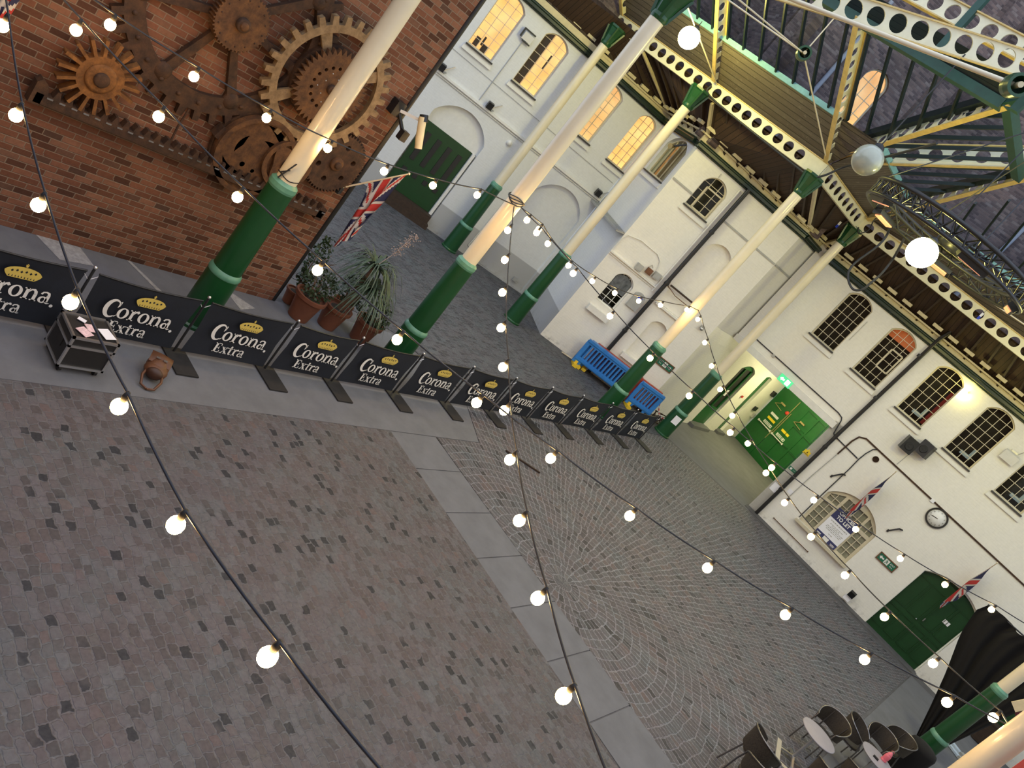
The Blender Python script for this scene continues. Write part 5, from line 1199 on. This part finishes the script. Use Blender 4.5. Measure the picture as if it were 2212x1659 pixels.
for x, z, w, h, l in ((.19, 1.08, .26, .3, 'white paper notice low at the passage corner'), (.62, 1.34, .18, .16, 'small pale notice right of the black downpipe foot')):
    b = MB(); b.box((0, 0, 0), (w, .008, h)); o = b.build('paper_notice', 'paper', None, RW.pt(x, -.008, z), RW.rz); tag(o, l, 'notice')
def hook(w, x, z, label):
    t = on(w, 'wall_hook', label, 'hook', x, z, -.02); b = MB(); b.bar((-.1, 0, -.17), (.08, -.06, .12), .045, .04); b.bar((.08, -.06, .12), (.17, -.02, .15), .045, .04); b.box((-.1, 0, -.17), (.06, .05, .09)); b.build('hook', 'black_metal', t)
hook(RW, 1.25, 2.82, 'black iron hook left above the poster window'); hook(RW, 3.57, 2.78, 'black iron hook right of the poster window')
b = MB(); b.lathe([(.1, 0), (.1, .03), (.085, .035), (.085, .0)], 20, q=q, sharp=True, caps=False); b.lathe([(.085, .012), (.001, .012)], 20, q=q); o = b.build('round_vent', 'rust_dark', None, RW.pt(1.69, 0, 3.98), RW.rz); tag(o, 'round dark vent hole on the right wall above the flag', 'vent')
def conduit(w, pts, r, mat, label, y=-.03):
    o = w.pt(pts[0][0], y, pts[0][1]); b = MB(); b.tube([(x - pts[0][0], 0, z - pts[0][1]) for x, z in pts], r, 6); ob = b.build('conduit', mat, None, o, w.rz); return tag(ob, label, 'cable')
conduit(RW, [(-3.9, 4.28), (-.12, 4.28), (.06, 4.24), (.12, 4.15), (.2, 3.85), (.24, 3.7), (.3, 3.66), (1.3, 3.62)], .02, 'cable', 'black cable along the wall above the passage, dipping to the downpipe')
conduit(RW, [(.78, 3.3), (.8, 3.9), (.86, 4.15), (1.05, 4.26), (1.5, 4.25), (9.2, 4.12)], .028, 'rust_dark', 'brown cable tray line running along the right wall above the clock')
conduit(RW, [(1.5, 4.22), (1.42, 4.15), (1.36, 3.9), (1.34, 3.62), (1.36, 3.2), (1.36, 2.0), (1.38, .95)], .018, 'cable', 'thin dark cable dropping down the left side of the poster window')
conduit(RW, [(2.25, 4.9), (2.22, 4.3)], .008, 'grey_box', 'thin wire below the loudspeakers')
conduit(RW, [(.78, 3.3), (.72, 2.2), (.7, .9)], .012, 'grey_box', 'thin grey conduit right of the black downpipe')
t = on(RW, 'wall_rail', 'thin rusty rail low on the wall below the poster window', 'rail', 1.6, .33, -.05); b = MB(); b.tube([(-.74, 0, 0), (.74, 0, 0)], .014, 6); b.box((-.74, .02, 0), (.03, .06, .03)); b.box((.74, .02, 0), (.03, .06, .03)); b.build('rail', 'rust', t)
t = on(RW, 'ground_floodlight', 'small black floodlight by the wall foot below the exit sign', 'floodlight', 4.15, .3, -.22); b = MB(); b.box((0, 0, .1), (.2, .12, .2), (.4, 0, 0)); b.build('housing', 'black_metal', t); b = MB(); b.box((-.02, .12, -.12), (.22, .12, .16)); b.build('junction_box', 'paper', t)
b = MB(); b.box((0, 0, 0), (.12, .06, .1)); tag(b.build('junction_box', 'paper', None, RW.pt(3.68, -.03, 4.2), RW.rz), 'small white box left above the clock', 'junction box')
b = MB(); b.box((0, 0, 0), (.1, .05, .1)); tag(b.build('junction_box', 'grey_box', None, RW.pt(-2.9, -.03, 4.25), RW.rz), 'small grey box on the cable above the passage', 'junction box')
t = on(RW, 'wall_lamp', 'small added light standing for the glow in the third tall window head', 'wall lamp', 2.02, 7.22, -.12); b = MB(); b.sphere((0, 0, 0), .07, 12, 8); b.build('globe', 'globe', t); b = MB(); b.box((.05, .08, .05), (.05, .1, .05)); b.build('bracket', 'brass', t)  # globe and bracket are added to stand for a glow in the window
conduit(RW, [(-1.5, 7.0), (-1.5, 6.2)], .008, 'grey_box', 'thin wire between first and second tall windows')

# ------------------------------------------------------------------ fittings on the left wall and bay
def ledge_light(x, label):
    t = on(LW, 'ledge_floodlight', label, 'floodlight', x, 4.42, -.16, 'black floodlights on the left ledge'); b = MB(); b.box((0, 0, .12), (.2, .16, .22), (.2, 0, 0)); b.build('housing', 'black_metal', t); b = MB(); b.bar((.05, .05, .02), (.35, .12, .36), .02, .02); b.bar((.12, .05, 0), (.2, .12, .05), .08, .03); b.build('arm', 'steel', t)
ledge_light(-2.78, 'black floodlight on the left ledge nearest the brick corner'); ledge_light(-.86, 'black floodlight on the left ledge below the wall lamp'); ledge_light(3.96, 'black floodlight on the left ledge by the bay recess')
t = on(LW, 'wall_lamp', 'white wall lamp box with black brackets between two lit windows', 'wall lamp', -1.17, 6.88, -.14); b = MB(); b.box((0, 0, 0), (.34, .12, .24), (.25, 0, 0)); b.build('housing', 'white_smooth', t)
b = MB(); b.box((-.02, .02, .17), (.42, .06, .05)); b.box((-.22, .02, .04), (.05, .06, .3)); b.box((.05, .04, -.17), (.3, .06, .04)); b.build('bracket', 'black_metal', t)
conduit(LW, [(-1.2, 6.7), (-1.22, 4.45)], .012, 'grey_box', 'thin grey conduit falling from the wall lamp to the ledge')
conduit(LW, [(-4.5, 5.2), (4.2, 5.1)], .008, 'grey_box', 'thin wire running along under the lit windows')
conduit(LW, [(1.62, 4.2), (1.58, 3.0), (1.48, .6), (1.45, .36), (1.6, .3)], .018, 'white_smooth', 'white conduit down the left wall behind the columns')
b = MB(); b.lathe([(.1, 0), (.09, .07), (.001, .08)], 16, q=q); tag(b.build('alarm_box', 'white_smooth', None, LW.pt(.42, 0, 3.98), LW.rz), 'small round white alarm on the left wall', 'alarm')
b = MB(); b.box((0, 0, 0), (.16, .08, .14)); tag(b.build('socket_box', 'grey_box', None, LW.pt(3.66, .06, .3), LW.rz), 'grey socket box at the foot of the blind arch', 'socket')
t = on(BK, 'security_camera', 'white security camera on a bracket at the brick wall corner', 'camera', 9.62, 4.32, -.08)
b = MB(); b.box((0, 0, 0), (.2, .18, .26)); b.build('mount', 'black_metal', t)
b = MB(); b.bar((.05, -.08, .0), (.3, -.42, .1), .06, .05); b.build('arm', 'white_smooth', t)
b = MB(); b.tube([(.24, -.4, .16), (.32, -.55, -.16), (.36, -.62, -.3)], [.07, .07, .065], 12); b.build('camera_body', 'canvas_cream', t)
b = MB(); b.tube([(.25, -.38, .2), (.28, -.44, .1)], .075, 12); b.build('end_cap', 'black_metal', t)
b = MB(); b.tube([(.06, -.06, -.04), (.22, -.28, -.3)], .035, 8); b.box((.2, -.3, -.3), (.14, .12, .18)); b.build('lower_box', 'black_metal', t)
for x, z, sz, l, m in ((1.05, 3.74, (.22, .14, .22), 'left small grey electrical box on the bay cable tray', 'grey_box'), (1.38, 3.84, (.2, .12, .2), 'middle electrical box on the bay cable tray', 'frame_brown'), (1.68, 3.88, (.24, .14, .22), 'right pale electrical box on the bay cable tray', 'grey_box')):
    b = MB(); b.box((0, 0, 0), sz); b.box((0, -sz[1] / 2, 0), (sz[0] * .8, .02, sz[2] * .7)); tag(b.build('electrical_box', m, None, BW.pt(x, -.09, z), BW.rz), l, 'electrical box')
b = MB(); b.box((.9, -.05, 0), (1.9, .1, .04)); b.box((.9, -.02, -.08), (1.9, .04, .03)); tag(b.build('cable_tray', 'white_smooth', None, BW.pt(.05, 0, 3.58), BW.rz), 'white cable tray across the bay below the electrical boxes', 'cable tray')
conduit(BW, [(.04, 3.62), (.02, 4.1), (.1, 4.3), (.54, 4.43), (1.25, 4.42), (1.45, 4.3), (1.55, 4.1), (1.6, 3.95)], .016, 'white_smooth', 'white looping conduit above the electrical boxes on the bay')
conduit(BW, [(1.3, 3.95), (1.35, 4.06), (1.42, 4.0)], .01, 'grey_box', 'tiny grey cable loop at the electrical boxes')
t = on(BW, 'meter_cabinet', 'grey meter cabinet with a blue label beside the small white window', 'cabinet', 1.72, 2.85, -.02)
b = MB(); b.prism(arch(-.2, .2, -.3, .2, .3, 10), -.08, .02); b.build('cabinet', 'grey_box', t); b = MB(); b.box((.03, -.085, .14), (.15, .01, .1)); b.build('label_plate', 'blue_label', t)
b = MB(); b.box((0, 0, 0), (1.0, .04, .06)); tag(b.build('wall_bar', 'timber', None, BW.pt(2.75, -.03, 3.93), BW.rz), 'dark horizontal bar across the foot of the blind arch', 'bar')
conduit(BW, [(2.15, 4.1), (2.2, 3.86), (2.6, 3.75), (3.3, 3.75)], .014, 'frame_brown', 'brown cable below the dark bar on the bay')
conduit(BW, [(1.1, 6.9 + .6), (1.1, 7.35)], .01, 'grey_box', 'short wire above the small high bay window')
t = on(BW, 'dome_camera', 'small grey dome camera on the bay near the second lamp string', 'camera', 4.0, 3.5, -.1); b = MB(); b.box((0, .05, .05), (.1, .1, .06)); b.build('mount', 'grey_box', t); b = MB(); b.sphere((0, -.02, -.02), .075, 14, 10); b.build('dome', 'steel', t)
t = on(PL, 'swan_neck_lamp', 'black swan neck lamp on the shaded wall beside the passage', 'wall lamp', 2.6, 3.25, -.02); b = MB(); b.tube([(.2, 0, 0), (-.1, -.15, .16), (-.4, -.28, .14), (-.55, -.33, .02), (-.57, -.34, -.1)], .014, 6); b.build('arm', 'black_metal', t); b = MB(); b.lathe([(.03, .06), (.05, 0), (.1, -.12)], 16, (-.57, -.34, -.12)); b.build('shade', 'black_metal', t)
for x, z, s, l, m in ((8.75, 1.62, (.34, .06, .2), 'dark sign board in the lit passage beside the gate', 'black_metal'), (9.1, 2.55, (.3, .14, .24), 'dark box high in the lit passage beside the gate', 'black_metal'), (9.2, 1.3, (.2, .1, .2), 'small grey box low in the lit passage beside the gate', 'grey_box'), (6.5, 1.9, (.1, .05, .1), 'tiny red call point between the two passage doors', 'red_bell')):
    b = MB(); b.box((0, 0, 0), s); tag(b.build('wall_box', m, None, PL.pt(x, -.05, z), PL.rz), l, 'wall box')
t = on(RW, 'ceiling_light', 'bright tube light on the passage ceiling', 'ceiling light', -1.9, 3.7, 4.6); b = MB(); b.box((0, 0, .04), (1.5, .14, .05)); b.build('housing', 'white_smooth', t); b = MB(); b.tube([(-.7, 0, 0), (.7, 0, 0)], .035, 10); b.build('tube', 'strip', t)
t = on(BR, 'spotlight', 'small spotlight on a dark bracket below the gutter in the bay corner', 'spotlight', 2.3, 7.2, -.25); b = MB(); b.bar((.35, .2, .3), (0, 0, 0), .04, .04); b.build('bracket', 'black_metal', t); b = MB(); b.lathe([(.05, -.12), (.09, .1)], 12, q=Euler((1.9, 0, .6)).to_matrix()); b.build('head', 'brass', t)

# ------------------------------------------------------------------ tables and chairs
def table(x, y, rz, label):
    t = thing('bistro_table', label, 'table', (x, y, .014), rz, 'round bistro tables')
    b = MB(); b.lathe([(.001, .705), (.34, .705), (.36, .715), (.36, .73), (.34, .735), (.001, .735)], 36); b.build('table_top', 'table_top', t)
    b = MB(); b.tube([(0, 0, .05), (0, 0, .7)], .03, 12); b.build('column', 'alu', t)
    for k in range(4):
        a = k * pi / 2; b = MB(); b.bar((0, 0, .09), (.3 * cos(a), .3 * sin(a), .035), .045, .035); b.lathe([(.028, 0), (.028, .03)], 10, (.3 * cos(a), .3 * sin(a), 0)); b.build('foot', 'alu', t)
table(.18, 15.8, .4, 'round pale table with nothing on it among the woven chairs'); table(1.12, 17.55, .9, 'round pale table holding the pink lantern')
b = MB(); b.box((0, 0, 0), (.09, .7, .03)); b.box((.3, -.28, -.02), (.55, .09, .03), (0, 0, .1)); ob = b.build('chrome_rails', 'alu'); ob.location = (-.05, 14.3, .55); ob.rotation_euler.z = .3; tag(ob, 'pale metal rails of an upturned stand between the chairs', 'metal rails')
lg = MB(); lg.bar((-.05, 14.5, .014), (-.05, 14.35, .54), .03, .03); lg.bar((.2, 14.05, .014), (.1, 14.1, .53), .03, .03); tag(lg.build('stand_legs', 'plate'), 'dark legs under the pale metal rails', 'stand')
def bchair(x, y, rz, label):
    t = thing('woven_chair', label, 'chair', (x, y, .014), rz, 'dark woven bistro armchairs')
    b = MB(); b.lathe([(.001, .42), (.2, .42), (.225, .435), (.225, .455), (.2, .465), (.001, .46)], 24); b.build('seat', 'rattan', t)
    n = 28; top = lambda a: .84 - .2 * (1 - cos(a)) * .5 - .02
    A = [radians(-128 + 256 * k / n) for k in range(n + 1)]; r = .275
    b = MB(); vs = []
    for a in A:
        h = .84 - .17 * min(1, (abs(a) / 2.2)) ** 2; lo = .5 + .06 * min(1, (abs(a) / 2.2)) ** 2
        rr = r + .03 * cos(a)
        for f in (0, .33, .66, 1): vs.append(((rr + .02 * f) * sin(a), -(rr + .02 * f) * cos(a), lo + (h - lo) * f))
    fs = [(4 * k + j, 4 * k + 4 + j, 4 * k + 5 + j, 4 * k + 1 + j) for k in range(n) for j in range(3)]
    b.add(vs, fs, 0, True); o = len(vs); b.add([(x_ * .965, y_ * .965, z_) for x_, y_, z_ in vs], [f[::-1] for f in fs], 0, True); b.build('backrest', 'rattan', t)
    b = MB(); b.tube([vs[4 * k + 3] for k in range(n + 1)], .013, 8); b.build('rim_tube', 'chrome', t)
    for s in (-1, 1):
        e = vs[3] if s < 0 else vs[-1]
        b = MB(); b.tube([e, (e[0] * .95, e[1] + .06, .45), (e[0] * .98, e[1] + .08, 0)], .013, 8); b.build('leg', 'chrome', t)
        b = MB(); b.tube([(s * .17, -.2, .8), (s * .16, -.17, .45), (s * .19, -.28, 0)], .013, 8); b.build('leg', 'chrome', t)
    b = MB(); b.lathe([(.215, .41), (.222, .42), (.215, .43), (.205, .42), (.215, .41)], 24); b.build('seat_ring', 'chrome', t)
    t.scale = (1.08, 1.08, 1.08)
    return t
first = None
for x, y, rz, l in ((-.17, 13.5, -.6, 'woven chair with its back loop leftmost beside the cobbles'), (.02, 12.85, .7, 'woven chair cut by the bottom edge, in front of the leftmost one'), (.18, 16.75, 2.9, 'woven chair behind the empty round table'), (.6, 17.75, -1.7, 'woven chair seen edge on between the two round tables'),
                   (.95, 18.5, 3.0, 'woven chair behind the lantern table'), (1.2, 19.5, 2.4, 'woven chair nearest the black covered bin'), (1.72, 17.3, 1.3, 'woven chair right of the lantern table'), (.72, 14.95, .2, 'woven chair in front of the empty round table'), (1.05, 16.15, .4, 'woven chair squeezed between the tables on the near side')):
    if not first: first = bchair(x, y, rz, l)
    else: dup(first, (x, y, .014), rz, l)
t = thing('candle_lantern', 'small pink glass lantern standing on a round table', 'lantern', (1.2, 17.72, .75), 0)
b = MB(); b.lathe([(.06, 0), (.065, .02), (.055, .03), (.06, .05), (.062, .13), (.045, .17), (.03, .18)], 16); b.build('glass', 'pink', t)
b = MB(); b.lathe([(.05, .17), (.04, .2), (.015, .23), (.001, .24)], 16); b.tube([(.03 * cos(a), 0, .24 + .03 * sin(a)) for a in [pi * k / 8 for k in range(9)]], .004, 5); b.build('cap', 'pink', t)
b = MB(); b.box((0, 0, 0), (.11, .06, .03)); ob = b.build('menu_block', 'rubber'); ob.location = (1.08, 17.42, .765); tag(ob, 'small dark holder on the lantern table', 'holder')
t = thing('covered_bin', 'black covered bin beside the green footed column', 'bin', (1.66, 20.25, .014), .3); b = MB(); b.lathe([(.3, 0), (.33, .1), (.31, .5), (.33, .78), (.3, .86), (.2, .9), (.001, .92)], 16); b.build('cover', 'cloth_black', t)
# black drape
t = thing('black_drape', 'large black drape hanging in front of the dark green double door', 'drape', (1.4, 23.4, .014), 0)
nx, nz = 40, 16; b = MB()
def dr(u, v):
    tt = [.45, 3.62]; le = [(1.62, .02), (1.3, .85), (.95, 1.7), (.5, 2.64), (.33, 3.3), (.42, 3.6)]; f = v * 5; k = min(4, int(f)); f -= k
    x0 = le[k][0] + (le[k + 1][0] - le[k][0]) * f; x1 = 2.1 + .75 * v; z0 = le[k][1] + (le[k + 1][1] - le[k][1]) * f
    z = z0 + v * v * .07 * abs(sin(u * 9.5)) * (1 if u < .9 else .3)
    return (x0 + (x1 - x0) * u - 1.4, .1 * sin(u * 26 + v) * (.35 + .65 * v) + .05 * sin(u * 51), z)
b.add([dr(u / nx, v / nz) for u in range(nx + 1) for v in range(nz + 1)], [(u * (nz + 1) + v, (u + 1) * (nz + 1) + v, (u + 1) * (nz + 1) + v + 1, u * (nz + 1) + v + 1) for u in range(nx) for v in range(nz)], 0, True); b.build('cloth', 'cloth_black', t)
b = MB(); b.tube([(-1.0, .0, 3.6), (1.5, .0, 3.72)], .02, 8); b.tube([(1.45, 0, 0), (1.45, 0, 3.72)], .025, 8); b.build('rail', 'black_metal', t)
# pieces in the bottom right corner
t = thing('hanging_banner', 'red banner with white lettering fixed beside the near right column', 'banner', (1.66, 11.86, 0), 0)
b = MB(); b.box((.42, 0, 3.9), (.84, .02, 2.6)); b.build('cloth', 'canvas_red', t)
b = MB()
for z0 in (3.35, 4.0):
    for k in range(9): b.box((.08, -.014, z0 + k * .036), (.09, .004, .018))
b.build('lettering', 'print_white', t)
b = MB(); b.bar((-.02, .0, 5.1), (.86, .0, 5.1), .03, .03); b.bar((-.1, .2, 5.1), (.0, .02, 5.1), .03, .03); b.build('bracket', 'black_metal', t)
t = thing('cream_sign', 'tilted cream board with dark specks at the right edge', 'board', (1.72, 17.9, 3.25), .1)
b = MB(); b.prism([(0, 0), (.16, -.08), (.62, .95), (.46, 1.05)], 0, .03); b.build('board', 'canvas_cream', t); b = MB(); b.prism([(.17, -.1), (.5, -.35), (.95, .65), (.63, .93)], .01, .04); b.build('lower_board', 'maroon', t); b = MB(); b.tube([(.5, .02, .9), (.4, 3.0, 1.0)], .015, 6); b.build('hanger', 'black_metal', t)
t = thing('trestle_feet', 'two pale blue painted battens lying on the ground right of the drape', 'battens', (2.45, 25.5, .02), .0)
for y in (0, .42):
    b = MB(); b.bar((-.3, y, .03), (.22, y - .28, .03), .09, .05); b.bar((-.24, y + .06, .03), (.26, y - .2, .03), .07, .05); b.build('batten', 'pale_blue', t); b = MB(); b.box((.28, y - .25, .04), (.1, .2, .08), (0, 0, -.4)); b.build('end_block', 'grey_box', t)
b = MB(); b.box((0, 0, .36), (.62, .5, .68)); b.box((0, 0, .72), (.66, .54, .05)); ob = b.build('dark_basket', 'timber', None, RW.pt(9.3, -.55, .014), RW.rz); tag(ob, 'dark brown box standing at the right wall by the white framed door', 'box')

# ------------------------------------------------------------------ light
w = bpy.data.worlds.new('dusk'); SC.world = w; w.use_nodes = True
bg = w.node_tree.nodes['Background']; bg.inputs[0].default_value = (.59, .665, .82, 1); bg.inputs[1].default_value = 1.25
vs = SC.view_settings; SC.display_settings.display_device = 'sRGB'
vs.view_transform = 'Standard'; vs.look = 'None'; vs.exposure = .74; vs.gamma = 1.; vs.use_curve_mapping = False
SC.cycles.max_bounces = 8; SC.cycles.transparent_max_bounces = 16; SC.cycles.sample_clamp_indirect = 4.; SC.cycles.use_denoising = True
SC.cycles.caustics_reflective = False; SC.cycles.caustics_refractive = False
